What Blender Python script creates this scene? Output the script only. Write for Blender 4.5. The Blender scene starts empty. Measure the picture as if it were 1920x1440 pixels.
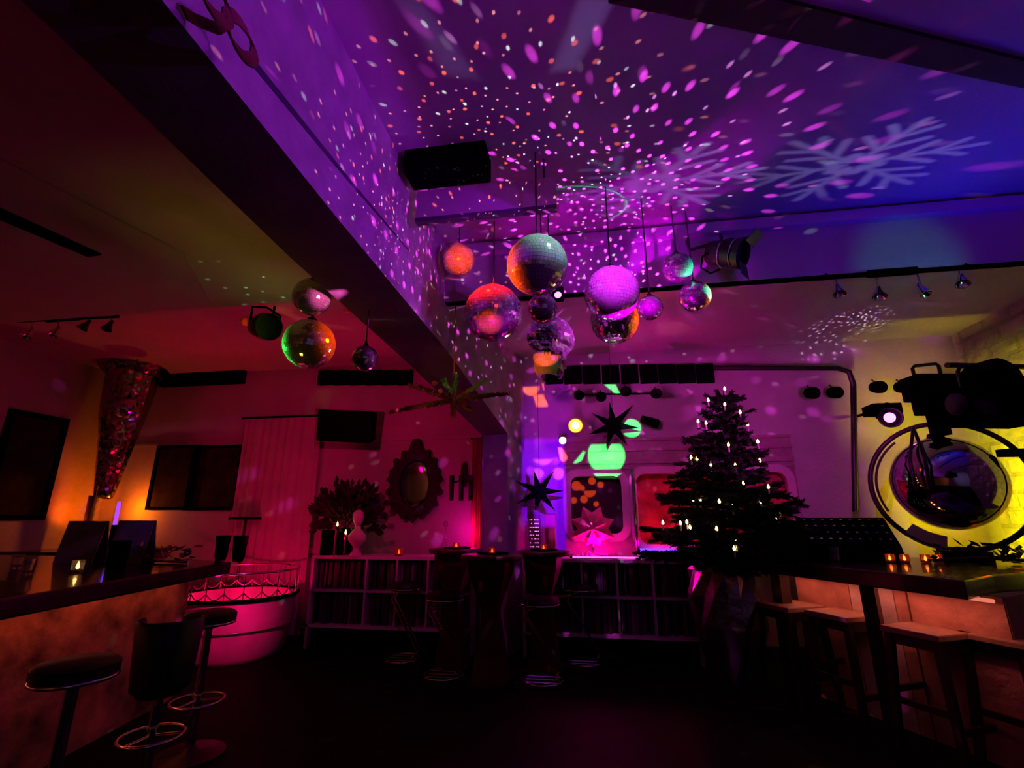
import bpy, bmesh, math, random
from mathutils import Vector, Matrix
random.seed(7)
SC = bpy.context.scene
COL = SC.collection
PI = math.pi
# ------------------------------------------------------------------ camera model (1920 x 1440 frame)
FPX, VX, VY, EYE = 900.0, 1110.0, 970.0, 1.42
_y = Vector((VX-960, -(VY-720), FPX)).normalized()
_u = Vector((0, FPX, VY-720)).normalized()
_x = _u.cross(_y)
def ray(px, py):
    d = Vector((px-960, -(py-720), FPX))
    return Vector((d.dot(_x), d.dot(_y), d.dot(_u)))
def at(px, py, Y=None, X=None, Z=None):
    d = ray(px, py)
    t = Y/d.y if Y is not None else X/d.x if X is not None else (Z-EYE)/d.z
    return Vector((d.x*t, d.y*t, d.z*t+EYE))
def mpp(p):                       # metres per pixel at a point
    return (p.x*_x.z + p.y*_y.z + (p.z-EYE)*_u.z)/FPX
cam = bpy.data.cameras.new('camera'); co = bpy.data.objects.new('camera', cam); COL.objects.link(co)
R = Matrix(((_x.x, _x.y, -_x.z), (_y.x, _y.y, -_y.z), (_u.x, _u.y, -_u.z)))
co.matrix_world = Matrix.Translation((0, 0, EYE)) @ R.to_4x4()
cam.sensor_width = 36; cam.lens = FPX/1920*36; cam.clip_start = .05; cam.clip_end = 60
SC.camera = co
# ------------------------------------------------------------------ materials
def mat(name, col, rough=.6, metal=0, noise=0, scale=8, bump=0, bscale=40, spec=.5, emit=None, es=0, trans=0, alpha=1, coat=0):
    m = bpy.data.materials.new(name); m.use_nodes = True; nt = m.node_tree; b = nt.nodes['Principled BSDF']
    b.inputs['Base Color'].default_value = (*col, 1); b.inputs['Roughness'].default_value = rough
    b.inputs['Metallic'].default_value = metal; b.inputs['Specular IOR Level'].default_value = spec
    b.inputs['Transmission Weight'].default_value = trans; b.inputs['Coat Weight'].default_value = coat
    if emit: b.inputs['Emission Color'].default_value = (*emit, 1); b.inputs['Emission Strength'].default_value = es
    tc = nt.nodes.new('ShaderNodeTexCoord')
    if noise:
        n = nt.nodes.new('ShaderNodeTexNoise'); n.inputs['Scale'].default_value = scale; n.inputs['Detail'].default_value = 6
        nt.links.new(tc.outputs['Object'], n.inputs['Vector'])
        r = nt.nodes.new('ShaderNodeValToRGB'); e = r.color_ramp.elements
        e[0].position = .3; e[1].position = .7
        e[0].color = (*[c*(1-noise) for c in col], 1); e[1].color = (*[min(1, c*(1+noise*.5)) for c in col], 1)
        nt.links.new(n.outputs['Fac'], r.inputs['Fac']); nt.links.new(r.outputs['Color'], b.inputs['Base Color'])
    if bump:
        n = nt.nodes.new('ShaderNodeTexNoise'); n.inputs['Scale'].default_value = bscale; n.inputs['Detail'].default_value = 5
        nt.links.new(tc.outputs['Object'], n.inputs['Vector'])
        bp = nt.nodes.new('ShaderNodeBump'); bp.inputs['Strength'].default_value = bump; bp.inputs['Distance'].default_value = .02
        nt.links.new(n.outputs['Fac'], bp.inputs['Height']); nt.links.new(bp.outputs['Normal'], b.inputs['Normal'])
    return m
def glow(name, col, s):
    m = bpy.data.materials.new(name); m.use_nodes = True; nt = m.node_tree
    nt.nodes.remove(nt.nodes['Principled BSDF']); e = nt.nodes.new('ShaderNodeEmission')
    e.inputs['Color'].default_value = (*col, 1); e.inputs['Strength'].default_value = s
    nt.links.new(e.outputs[0], nt.nodes['Material Output'].inputs[0]); return m
def brick_mat():
    m = mat('whitewashed_brick', (.55, .53, .48), .85); nt = m.node_tree; b = nt.nodes['Principled BSDF']
    tc = nt.nodes.new('ShaderNodeTexCoord'); mp = nt.nodes.new('ShaderNodeMapping'); mp.inputs['Rotation'].default_value = (PI/2, 0, PI/2)
    br = nt.nodes.new('ShaderNodeTexBrick'); br.inputs['Scale'].default_value = 1.5
    br.inputs['Color1'].default_value = (.6, .58, .52, 1); br.inputs['Color2'].default_value = (.5, .47, .42, 1); br.inputs['Mortar'].default_value = (.42, .4, .36, 1)
    br.inputs['Mortar Size'].default_value = .03
    sx = nt.nodes.new('ShaderNodeSeparateXYZ'); cx = nt.nodes.new('ShaderNodeCombineXYZ')
    nt.links.new(tc.outputs['Object'], sx.inputs[0]); nt.links.new(sx.outputs['Y'], cx.inputs['X']); nt.links.new(sx.outputs['Z'], cx.inputs['Y'])
    nt.links.new(cx.outputs[0], br.inputs['Vector']); nt.links.new(br.outputs['Color'], b.inputs['Base Color'])
    n = nt.nodes.new('ShaderNodeTexNoise'); n.inputs['Scale'].default_value = 9; n.inputs['Detail'].default_value = 6
    nt.links.new(tc.outputs['Object'], n.inputs['Vector'])
    mx = nt.nodes.new('ShaderNodeMath'); mx.operation = 'SUBTRACT'; nt.links.new(n.outputs['Fac'], mx.inputs[0]); nt.links.new(br.outputs['Fac'], mx.inputs[1])
    bp = nt.nodes.new('ShaderNodeBump'); bp.inputs['Strength'].default_value = 1; bp.inputs['Distance'].default_value = .05
    nt.links.new(mx.outputs[0], bp.inputs['Height']); nt.links.new(bp.outputs['Normal'], b.inputs['Normal']); return m
M = {}
M['plaster'] = mat('plaster', (.4, .38, .39), .85, noise=.12, scale=3, bump=.25, bscale=30)
M['ceiling'] = mat('ceiling_paint', (.42, .41, .43), .9, noise=.1, scale=2, bump=.15, bscale=25)
M['concrete'] = mat('concrete', (.4, .38, .4), .9, noise=.25, scale=5, bump=.5, bscale=22)
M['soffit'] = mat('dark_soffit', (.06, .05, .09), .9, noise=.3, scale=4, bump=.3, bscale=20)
M['floor'] = mat('black_floor', (.005, .0035, .004), .6, noise=.4, scale=6, bump=.1, spec=.05)
M['shade_band'] = mat('ceiling_shade_band', (.03, .008, .014), .9, noise=.3, scale=4)  # shadow tone for the thin band on the high ceiling
M['brick'] = brick_mat()
M['black'] = mat('black_paint', (.003, .003, .0035), 1, noise=.3, scale=20, spec=0)
M['blackmetal'] = mat('black_metal', (.012, .011, .013), .38, metal=.3, noise=.3, scale=30)
M['darkwood'] = mat('dark_wood', (.025, .014, .01), .35, noise=.5, scale=14, coat=.2)
M['counter'] = mat('dark_counter_top', (.012, .007, .006), .25, noise=.5, scale=9, coat=.4)
M['stoolwood'] = mat('stool_wood', (.012, .006, .005), .5, noise=.4, scale=18)
M['seatwood'] = mat('seat_wood', (.35, .17, .1), .5, noise=.3, scale=18)
M['redlitfir'] = mat('red_lit_fir', (.3, .12, .06), .8, noise=.5, scale=30)  # red light on the swag, put into the needle colour
M['redtable'] = mat('red_brown_table', (.05, .008, .006), .6, noise=.35, scale=10)
M['chrome'] = mat('chrome', (.8, .8, .82), .12, metal=1)
M['mirror'] = mat('mirror_tile', (.9, .9, .92), .17, metal=1)
def two_lobe():
    m = M['mirror']; nt = m.node_tree; out = nt.nodes['Material Output']
    a = nt.nodes.new('ShaderNodeBsdfGlossy'); b = nt.nodes.new('ShaderNodeBsdfDiffuse'); x = nt.nodes.new('ShaderNodeMixShader')
    a.inputs['Color'].default_value = (.68, .68, .7, 1); b.inputs['Color'].default_value = (.55, .55, .55, 1); a.inputs['Roughness'].default_value = .07; x.inputs[0].default_value = .13
    nt.links.new(a.outputs[0], x.inputs[1]); nt.links.new(b.outputs[0], x.inputs[2]); nt.links.new(x.outputs[0], out.inputs[0])
two_lobe()
M['mirrorsmooth'] = mat('smooth_mirror', (.62, .62, .68), .06, metal=1)
M['grout'] = mat('ball_core', (.02, .02, .02), .6)
M['vinyl'] = mat('black_vinyl', (.004, .004, .004), .42, spec=.3)
M['shelf'] = mat('shelf_white', (.6, .57, .59), .5, noise=.1)
M['panelwood'] = mat('carriage_panel', (.3, .2, .22), .5, noise=.35, scale=6, bump=.2, bscale=14)
M['frame'] = mat('window_frame', (.5, .42, .45), .45, noise=.1)
M['glass'] = mat('pane_glass', (.02, .01, .012), .08)
M['fir'] = mat('fir_needles', (.009, .014, .008), .8, noise=.5, scale=30)
M['greenlitfir'] = mat('green_lit_fir', (.2, .6, .12), .7, noise=.4, scale=30)  # green light on the swag's sprigs, put into their colour
M['bark'] = mat('bark', (.05, .03, .02), .9, bump=.5)
M['leaf'] = mat('dark_leaf', (.006, .008, .005), .8, noise=.4, scale=20)
M['foil'] = mat('wrapping_foil', (.3, .24, .27), .3, metal=.9, bump=.9, bscale=7)
M['curtain'] = mat('curtain', (.42, .36, .37), .8, noise=.15, scale=4)
M['ribbon'] = mat('dusky_ribbon', (.22, .05, .05), .8, noise=.3)
M['redcurtain'] = mat('red_curtain', (.6, .15, .12), .8, noise=.2, scale=6)
M['tub'] = mat('pale_tub', (.6, .5, .52), .35, noise=.3, scale=4)
M['rock'] = mat('stained_panel', (.55, .23, .17), .8, noise=.9, scale=4.5, bump=.8, bscale=9)
M['rockpale'] = mat('pale_stone_panel', (.6, .38, .34), .8, noise=.3, scale=5, bump=.6, bscale=14)
M['rockred'] = mat('red_stone_panel', (.52, .2, .14), .8, noise=.35, scale=6, bump=.6, bscale=14)
M['bust'] = mat('bust_plaster', (.6, .5, .55), .6)
M['glassware'] = mat('glassware', (.9, .85, .85), .05, trans=.9)
M['redglass'] = mat('red_candle_glass', (.95, .3, .1), .1, trans=.7)
M['photo'] = mat('dark_picture', (.02, .01, .012), .8, noise=.7, scale=6, spec=.1)
M['ornate'] = mat('ornate_dark_frame', (.007, .004, .005), .75, noise=.6, scale=25, bump=1, bscale=20)
M['petal'] = mat('glass_petal', (.7, .15, .28), .18, coat=.6)
M['bulb'] = glow('warm_bulb', (1, .62, .2), 9)
M['flame'] = glow('candle_flame', (1, .5, .12), 14)
M['redflame'] = glow('red_flame', (1, .22, .05), 7)
M['yellowlamp'] = glow('yellow_lamp', (1, .55, .02), 5)
M['whitelamp'] = glow('white_lamp', (1, .95, 1), 12)
M['pinklamp'] = glow('pink_lamp', (1, .14, .9), 5)
M['greenlamp'] = glow('green_lamp', (.1, 1, .5), 3)
M['orangelamp'] = glow('orange_lamp', (1, .25, .03), 5)
M['amber'] = mat('amber_casing', (.9, .35, .1), .3)
M['neonblue'] = glow('blue_neon', (.16, .04, 1), 2.6)
M['neonpink'] = glow('pink_neon', (1, .1, .75), 2.2)
M['striplamp'] = glow('strip_lamp', (1, .25, .15), .8)
M['violetlamp'] = glow('violet_lamp', (.2, .03, 1), 2.5)
RECCOL = [(.02, .02, .025), (.05, .015, .02), (.03, .03, .05), (.12, .08, .1), (.02, .04, .04), (.08, .03, .02), (.18, .15, .17)]
for i, c in enumerate(RECCOL): M['rec%d' % i] = mat('record_sleeve_paper_%d' % i, c, .55)
def mosaic_mat(name, base, sc, metal=1, rough=.1):
    m = mat(name, base, rough, metal); nt = m.node_tree; b = nt.nodes['Principled BSDF']
    tc = nt.nodes.new('ShaderNodeTexCoord'); v = nt.nodes.new('ShaderNodeTexVoronoi'); v.inputs['Scale'].default_value = sc
    nt.links.new(tc.outputs['Object'], v.inputs['Vector'])
    n = nt.nodes.new('ShaderNodeVectorMath'); n.operation = 'MULTIPLY_ADD'; n.inputs[1].default_value = (.5, .5, .5); 
    s = nt.nodes.new('ShaderNodeVectorMath'); s.operation = 'SUBTRACT'; s.inputs[1].default_value = (.5, .5, .5)
    g = nt.nodes.new('ShaderNodeNewGeometry')
    nt.links.new(v.outputs['Color'], s.inputs[0]); nt.links.new(s.outputs[0], n.inputs[0]); nt.links.new(g.outputs['Normal'], n.inputs[2])
    nn = nt.nodes.new('ShaderNodeVectorMath'); nn.operation = 'NORMALIZE'; nt.links.new(n.outputs[0], nn.inputs[0]); nt.links.new(nn.outputs[0], b.inputs['Normal'])
    return m
M['mosaic'] = mosaic_mat('mirror_mosaic', (.35, .25, .22), 30, 1, .22)
# ------------------------------------------------------------------ mesh helpers
class MB:
    def __init__(s): s.v = []; s.f = []; s.m = []; s.cur = 0
    def add(s, vs, fs):
        o = len(s.v); s.v += [Vector(v) for v in vs]; s.f += [[i+o for i in f] for f in fs]; s.m += [s.cur]*len(fs); return s
    def box(s, c, d, rz=0, rot=None):
        c = Vector(c); mr = rot if rot else Matrix.Rotation(rz, 3, 'Z'); h = [x/2 for x in d]
        vs = [c + mr @ Vector((sx*h[0], sy*h[1], sz*h[2])) for sx in (-1, 1) for sy in (-1, 1) for sz in (-1, 1)]
        return s.add(vs, [(0, 1, 3, 2), (4, 6, 7, 5), (0, 4, 5, 1), (2, 3, 7, 6), (0, 2, 6, 4), (1, 5, 7, 3)])
    def hexa(s, bot, top):      # two lists of n points
        n = len(bot); return s.add(list(bot)+list(top), [list(range(n))[::-1], [i+n for i in range(n)]]+[(i, (i+1) % n, (i+1) % n+n, i+n) for i in range(n)])
    def prism(s, pts, z0, z1): return s.hexa([(x, y, z0) for x, y in pts], [(x, y, z1) for x, y in pts])
    def lathe(s, prof, n=24, mtx=None, c=(0, 0, 0), a0=0, a1=2*PI):
        full = abs(a1-a0-2*PI) < 1e-6; k = n if full else n+1; vs = []
        for r, z in prof:
            for i in range(k):
                a = a0+(a1-a0)*i/n; v = Vector((r*math.cos(a), r*math.sin(a), z)); vs.append((mtx @ v if mtx else v)+Vector(c))
        fs = [(j*k+i, j*k+(i+1) % k, (j+1)*k+(i+1) % k, (j+1)*k+i) for j in range(len(prof)-1) for i in range(n)]
        if full:
            if prof[0][0] > 1e-6: fs.append(list(range(k))[::-1])
            if prof[-1][0] > 1e-6: fs.append([(len(prof)-1)*k+i for i in range(k)])
        return s.add(vs, fs)
    def cyl(s, p0, p1, r0, r1=None, n=12):
        p0, p1 = Vector(p0), Vector(p1); d = p1-p0; q = d.to_track_quat('Z', 'Y').to_matrix()
        return s.lathe([(r0, 0), (r1 if r1 is not None else r0, d.length)], n, q, p0)
    def tube(s, pts, r, n=8, closed=False):
        pts = [Vector(p) for p in pts]; N = len(pts); vs = []; prev = None
        for i, p in enumerate(pts):
            if closed: t = pts[(i+1) % N]-pts[i-1]
            else: t = pts[min(i+1, N-1)]-pts[max(i-1, 0)]
            t.normalize()
            if prev is None:
                a = Vector((0, 0, 1)) if abs(t.z) < .9 else Vector((1, 0, 0)); prev = t.cross(a).normalized()
            else: prev = (prev - t*prev.dot(t)).normalized()
            b = t.cross(prev); rr = r[i] if isinstance(r, (list, tuple)) else r
            vs += [p+(prev*math.cos(2*PI*k/n)+b*math.sin(2*PI*k/n))*rr for k in range(n)]
        fs = [(i*n+k, i*n+(k+1) % n, ((i+1) % N)*n+(k+1) % n, ((i+1) % N)*n+k) for i in range(N if closed else N-1) for k in range(n)]
        if not closed: fs += [list(range(n))[::-1], [(N-1)*n+k for k in range(n)]]
        return s.add(vs, fs)
    def ring(s, c, R_, r, mtx=None, n=40, m=8, a0=0, a1=2*PI):
        full = abs(a1-a0-2*PI) < 1e-6; k = n if full else n+1
        pts = [Vector((R_*math.cos(a0+(a1-a0)*i/n), R_*math.sin(a0+(a1-a0)*i/n), 0)) for i in range(k)]
        return s.tube([(mtx @ p if mtx else p)+Vector(c) for p in pts], r, m, full)
    def ell(s, c, rad, n=16, m=10, mtx=None):
        c = Vector(c); prof = [(math.sin(PI*j/m), -math.cos(PI*j/m)) for j in range(m+1)]; prof[0] = (0, -1); prof[-1] = (0, 1)
        vs = []; 
        for r, z in prof:
            for i in range(n):
                v = Vector((rad[0]*r*math.cos(2*PI*i/n), rad[1]*r*math.sin(2*PI*i/n), rad[2]*z)); vs.append((mtx @ v if mtx else v)+c)
        return s.add(vs, [(j*n+i, j*n+(i+1) % n, (j+1)*n+(i+1) % n, (j+1)*n+i) for j in range(m) for i in range(n)])
    def build(s, name, mats, parent=None, smooth=False, bevel=0):
        me = bpy.data.meshes.new(name); me.from_pydata([tuple(v) for v in s.v], [], s.f)
        for m in (mats if isinstance(mats, (list, tuple)) else [mats]): me.materials.append(M[m] if isinstance(m, str) else m)
        for p, mi in zip(me.polygons, s.m): p.material_index = mi; p.use_smooth = smooth
        bm = bmesh.new(); bm.from_mesh(me); bmesh.ops.remove_doubles(bm, verts=bm.verts, dist=1e-5); bmesh.ops.recalc_face_normals(bm, faces=bm.faces); bm.to_mesh(me); bm.free()
        o = bpy.data.objects.new(name, me); COL.objects.link(o)
        if parent: o.parent = parent
        if bevel:
            b = o.modifiers.new('bevel', 'BEVEL'); b.width = bevel; b.segments = 2; b.limit_method = 'ANGLE'
        if smooth and bevel == 0:
            try: me.set_sharp_from_angle(angle=math.radians(50))
            except Exception: pass
        return o
def tag(o, label, cat, group=None, kind=None):
    o['label'] = label; o['category'] = cat
    if group: o['group'] = group
    if kind: o['kind'] = kind
    return o
def thing(name, label, cat, loc=(0, 0, 0), rz=0, group=None, rot=None):
    o = bpy.data.objects.new(name, None); COL.objects.link(o); o.location = loc; o.rotation_euler = rot if rot else (0, 0, rz)
    o.empty_display_size = .1
    return tag(o, label, cat, group)
def struct(o): o['kind'] = 'structure'; return o
def dup(root, loc, label=None, group=None, rz=None, sc=None, skip=()):
    r = root.copy(); COL.objects.link(r); r.location = loc
    if label: r['label'] = label
    if group: r['group'] = group
    if rz is not None: r.rotation_euler = (0, 0, rz)
    if sc is not None: r.scale = (sc, sc, sc)
    for ch in list(root.children):
        if ch.name.split('.')[0] in skip: continue
        c = ch.copy(); COL.objects.link(c); c.parent = r
        for g in ch.children:
            d = g.copy(); COL.objects.link(d); d.parent = c
    return r
def plate(name, outer, holes, th, m, parent=None):   # outline with holes in local XZ, thickness along Y
    cu = bpy.data.curves.new(name, 'CURVE'); cu.dimensions = '2D'; cu.fill_mode = 'BOTH'; cu.extrude = th/2
    for poly in [outer]+holes:
        sp = cu.splines.new('POLY'); sp.points.add(len(poly)-1); sp.use_cyclic_u = True
        for p, (x, z) in zip(sp.points, poly): p.co = (x, z, 0, 1)
    t = bpy.data.objects.new('tmp', cu); COL.objects.link(t)
    me = bpy.data.meshes.new_from_object(t.evaluated_get(bpy.context.evaluated_depsgraph_get()))
    bpy.data.objects.remove(t); bpy.data.curves.remove(cu)
    me.transform(Matrix.Rotation(PI/2, 4, 'X')); me.name = name; me.materials.clear(); me.materials.append(M[m])
    o = bpy.data.objects.new(name, me); COL.objects.link(o)
    if parent: o.parent = parent
    return o
def rrect(x0, z0, x1, z1, r, n=6):
    out = []
    for cx, cz, a in ((x1-r, z1-r, 0), (x0+r, z1-r, PI/2), (x0+r, z0+r, PI), (x1-r, z0+r, 1.5*PI)):
        out += [(cx+r*math.cos(a+PI/2*i/n), cz+r*math.sin(a+PI/2*i/n)) for i in range(n+1)]
    return out
# ================================================================== the setting
YB, XL, XR, YF = 5.95, -6.8, 4.2, -3.6
ZR, ZC, ZL = 4.05, 3.45, 3.3
def S(name, mb, m, **k): return struct(mb.build(name, m, **k))
S('floor', MB().box(((XL+XR)/2, (YF+YB)/2, -.05), (XR-XL+.4, YB-YF+.4, .1)), 'floor')
S('wall_back', MB().box(((XL+XR)/2, YB+.1, 2.1), (XR-XL+.4, .2, 4.4)), 'plaster')
S('wall_left', MB().box((XL-.1, (YF+YB)/2, 2.1), (.2, YB-YF, 4.4)), 'plaster')
S('wall_right', MB().box((XR+.1, (YF+YB)/2, 2.1), (.2, YB-YF, 4.4)), 'brick')
S('wall_front', MB().box(((XL+XR)/2, YF-.1, 2.1), (XR-XL+.4, .2, 4.4)), 'plaster')
S('ceiling', MB().prism([(-1.4, YF), (XR, YF), (XR, 4.15), (-1.4, 4.15)], ZR, ZR+.15), 'ceiling')
S('ceiling.001', MB().prism([(XL, 3.62), (-1.6, 3.62), (-1.6, 4.15), (XR, 4.15), (XR, YB), (XL, YB)], ZC, ZC+.15), 'ceiling')
S('ceiling.002', MB().prism([(XL, YF), (-1.62, YF), (-1.8, 2.4), (-1.82, 3.62), (XL, 3.62)], ZL, ZL+.3), 'ceiling')
# step between the high and the low ceiling, with a small ledge
S('trim_1', MB().box((1.4, 4.2, 3.75), (5.6, .1, .6)).box((1.4, 4.11, 3.97), (5.6, .08, .1)), 'ceiling')
# cast shadow across the high ceiling, put in as a thin dark band
S('trim_2', MB().prism([(.2, 1.95), (.7, 1.93), (4.2, 3.28), (4.2, 3.4)], ZR-.03, ZR+.01), 'shade_band')
# seams of the left ceiling boards and the dark slot
def seam(name, pix, w, m, z=ZL):
    p = [at(x, y, Z=z) for x, y in pix]
    return S(name, MB().tube([(q.x, q.y, z) for q in p], w, 6), m)
seam('trim_3', [(0, 297), (180, 390), (345, 474), (373, 525), (392, 563)], .012, 'plaster')
q = [at(x, y, Z=ZL-.01) for x, y in ((0, 392), (190, 478), (165, 482), (0, 412))]
S('trim_4', MB().prism([(v.x, v.y) for v in q], ZL-.012, ZL+.01), 'black')
# the long concrete beam with its haunch and the column that carries it
rt = [(-1.15, YF), (-1.28, 1.09), (-1.31, 2.17), (-1.34, 4.34)]; lf = [(-1.55, YF), (-1.73, 1.17), (-1.81, 2.43), (-1.86, 4.61)]
bm_ = MB(); bm_.prism(lf+rt[::-1], 3.0, ZR+.1)
zr, zl = at(955, 814, Y=5.6).z, 2.37
A0, A1, B0, B1 = (-1.86, 4.61), (-1.34, 4.34), (-1.26, 5.6), (-.95, 5.6)
bm_.hexa([(*A0, 3.0), (*A1, 3.0), (*B1, zr), (-.8, YB, zr-.12), (-1.3, YB, zl), (*B0, zl)], [(*p, ZC+.1) for p in (A0, A1, B1, (-.8, YB), (-1.3, YB), B0)])
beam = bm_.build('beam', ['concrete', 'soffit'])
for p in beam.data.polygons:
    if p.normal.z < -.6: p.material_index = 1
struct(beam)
S('column', MB().prism([B0, B1, (-.8, YB), (-1.3, YB)], 0, zl+.02), 'concrete')
# conduit along the beam's face
S('trim_5', MB().tube([at(460, 103, X=-1.29), at(640, 325, X=-1.32), at(763, 470, X=-1.34)], .02, 6), 'soffit')
# moulding along the back wall
S('trim_6', MB().box((-3.9, YB-.012, at(800, 822, Y=YB).z), (5.1, .025, .04)), 'plaster')
S('baseboard_back', MB().box((-1.3, YB-.01, .06), (10.9, .02, .12)), 'darkwood')

# ------------------------------------------------------------------ carriage panel with two windows (right of the column)
pl = at(1057, 900, Y=5.86).x; pr_ = at(1492, 900, Y=5.86).x; pz1 = at(1057, 822, Y=5.86).z-.02; pz0 = .98
def pz(px, py): v = at(px, py, Y=5.86); return v.x, v.z
x0, z0 = pz(1073, 1000); x1, z1 = pz(1163, 893); hole1 = rrect(x0, z0, x1, z1, .09)
x2, z2 = pz(1200, 1020); x3, z3 = pz(1470, 890); z3 = z1+.02; hole2 = rrect(x2, z2, x3, z3, .1)
pan = plate('carriage_panel', [(pl, pz0), (pr_, pz0), (pr_, pz1), (pl, pz1)], [hole1, hole2], .05, 'panelwood'); pan.location = (0, 5.86, 0)
struct(pan); pan.name = 'trim_7'
for k, dz in enumerate((.0, -.12, -.26, -.33)):
    S('trim_%d' % (8+k), MB().box(((pl+pr_)/2, 5.825, pz1-.02+dz), (pr_-pl, .03, .03 if k != 2 else .05)), 'panelwood')
for i, (h, fr) in enumerate(((hole1, (x0, z0, x1, z1, .09)), (hole2, (x2, z2, x3, z3, .1)))):
    w = bpy.data.objects.new('window_%d' % (i+1), None); COL.objects.link(w); w['kind'] = 'structure'; w.location = (0, 0, 0)
    a_, b_, c_, d_, r_ = fr
    f = plate('window_frame', rrect(a_-.085, b_-.085 if i == 0 else b_-.05, c_+.085, d_+.085, r_+.07), [rrect(a_, b_, c_, d_, r_)], .05, 'frame', w); f.location = (0, 5.82, 0)
    if i == 0:
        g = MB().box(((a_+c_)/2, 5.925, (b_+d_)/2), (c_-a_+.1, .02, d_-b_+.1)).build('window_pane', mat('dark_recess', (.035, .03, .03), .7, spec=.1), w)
    else:
        g = MB().box(((a_+c_)/2, 5.925, (b_+d_)/2), (c_-a_+.1, .02, d_-b_+.1)).build('window_pane', mat('scenic_pane', (.4, .06, .05), .35, noise=.8, scale=5), w)
S('trim_12', MB().cyl((at(1187, 900, Y=5.78).x, 5.78, .98), (at(1187, 900, Y=5.78).x, 5.78, at(1187, 880, Y=5.78).z), .022), 'chrome', smooth=True)
# ------------------------------------------------------------------ row of square acoustic panels right under the low ceiling
first = None
def sq(px0, px1, top, bot, n, grp, side):
    Y = 5.92
    for k in range(n):
        xa, xb = at(px0+(px1-px0)*k/n, 700, Y=Y).x, at(px0+(px1-px0)*(k+1)/n, 700, Y=Y).x
        c = at((px0+(px1-px0)*(k+.5)/n), (top[0]+(top[1]-top[0])*(k+.5)/n), Y=Y); c2 = at((px0+(px1-px0)*(k+.5)/n), (bot[0]+(bot[1]-bot[0])*(k+.5)/n), Y=Y)
        o = MB().box((0, 0, 0), (xb-xa-.02, .05, c.z-c2.z)).build('wall_tile', 'black', bevel=.006); o.location = ((xa+xb)/2, Y, min((c.z+c2.z)/2, ZC-.1))
        end = 'leftmost' if k == 0 else 'rightmost' if k == n-1 else None
        if end: tag(o, '%s black square tile of the row %s' % (end, side), 'tile', grp)
        else: tag(o, 'black square tile between its neighbours in the row %s' % side, 'tile', grp)
sq(597, 775, (695, 695), (722, 722), 6, 'square tiles left of the beam', 'under the ceiling left of the beam')
sq(1021, 1340, (687, 682), (720, 718), 9, 'square tiles right of the beam', 'under the ceiling right of the beam')
v = at(380, 710, Y=5.9)
tag(MB().box((v.x, 5.9, v.z), (1.35, .08, .2)).build('wall_board', 'black', bevel=.01), 'long black board high on the wall right of the mirrored column', 'board')

# ================================================================== counters
# right bar
A, B, Cc, D = (1.49, 4.77), (2.16, 3.44), (2.54, 3.77), (4.15, 4.75)
bar = thing('bar_counter', 'dark bar counter on the right, lit red underneath, with four wooden stools', 'bar counter', (A[0], A[1], 0))
def loc(p, z): return (p[0]-A[0], p[1]-A[1], z)
top = [A, B, Cc, D, (4.15, 5.3), (2.2, 5.3)]
MB().prism([loc(p, 0)[:2] for p in top], .95, 1.06).build('counter_top', 'counter', bar, bevel=.01)
dr = Vector((B[0]-A[0], B[1]-A[1])).normalized(); nn = Vector((-dr.y, dr.x))*1   # nn points inwards
if nn.x < 0: nn = -nn
def ins(p, d): return (p[0]+nn.x*d, p[1]+nn.y*d)
pa, pb = ins(A, .3), ins(B, .3)
L_ = (Vector(pb)-Vector(pa)).length
for k, (t0, t1, m) in enumerate(((0, .33, 'rockred'), (.335, .56, 'rockpale'), (.565, .62, 'rockred'), (.63, 1.0, 'rockred'))):
    P0 = (pa[0]+(pb[0]-pa[0])*t0, pa[1]+(pb[1]-pa[1])*t0); P1 = (pa[0]+(pb[0]-pa[0])*t1, pa[1]+(pb[1]-pa[1])*t1)
    MB().prism([loc(p, 0)[:2] for p in (P0, P1, (P1[0]+nn.x*.05, P1[1]+nn.y*.05), (P0[0]+nn.x*.05, P0[1]+nn.y*.05))], 0, .95).build('front_panel', m, bar)
e0, e1 = (pb[0]+.01, pb[1]), (3.9, 4.75)
MB().prism([loc(p, 0)[:2] for p in (e0, e1, (3.9, 4.85), (e0[0], e0[1]+.1))], 0, .95).build('side_panel', 'rockred', bar)
for t in (.56,):
    p = (A[0]+(B[0]-A[0])*t+nn.x*.06, A[1]+(B[1]-A[1])*t+nn.y*.06)
    MB().prism([loc(v, 0)[:2] for v in ((p[0]-.05, p[1]), (p[0]+.02, p[1]-.05), (p[0]+.07, p[1]), (p[0], p[1]+.05))], 0, .95).build('post', 'darkwood', bar)
p = (A[0]+nn.x*.06, A[1]+nn.y*.06)
MB().box(loc((p[0]+.03, p[1]-.05), .475), (.1, .1, .95), rz=math.atan2(dr.y, dr.x)).build('post', 'darkwood', bar)
q0, q1 = ins(A, .22), ins(B, .22)
MB().cyl(loc(q0, .935), loc(q1, .935), .012).build('strip_light', 'striplamp', bar)
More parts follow.
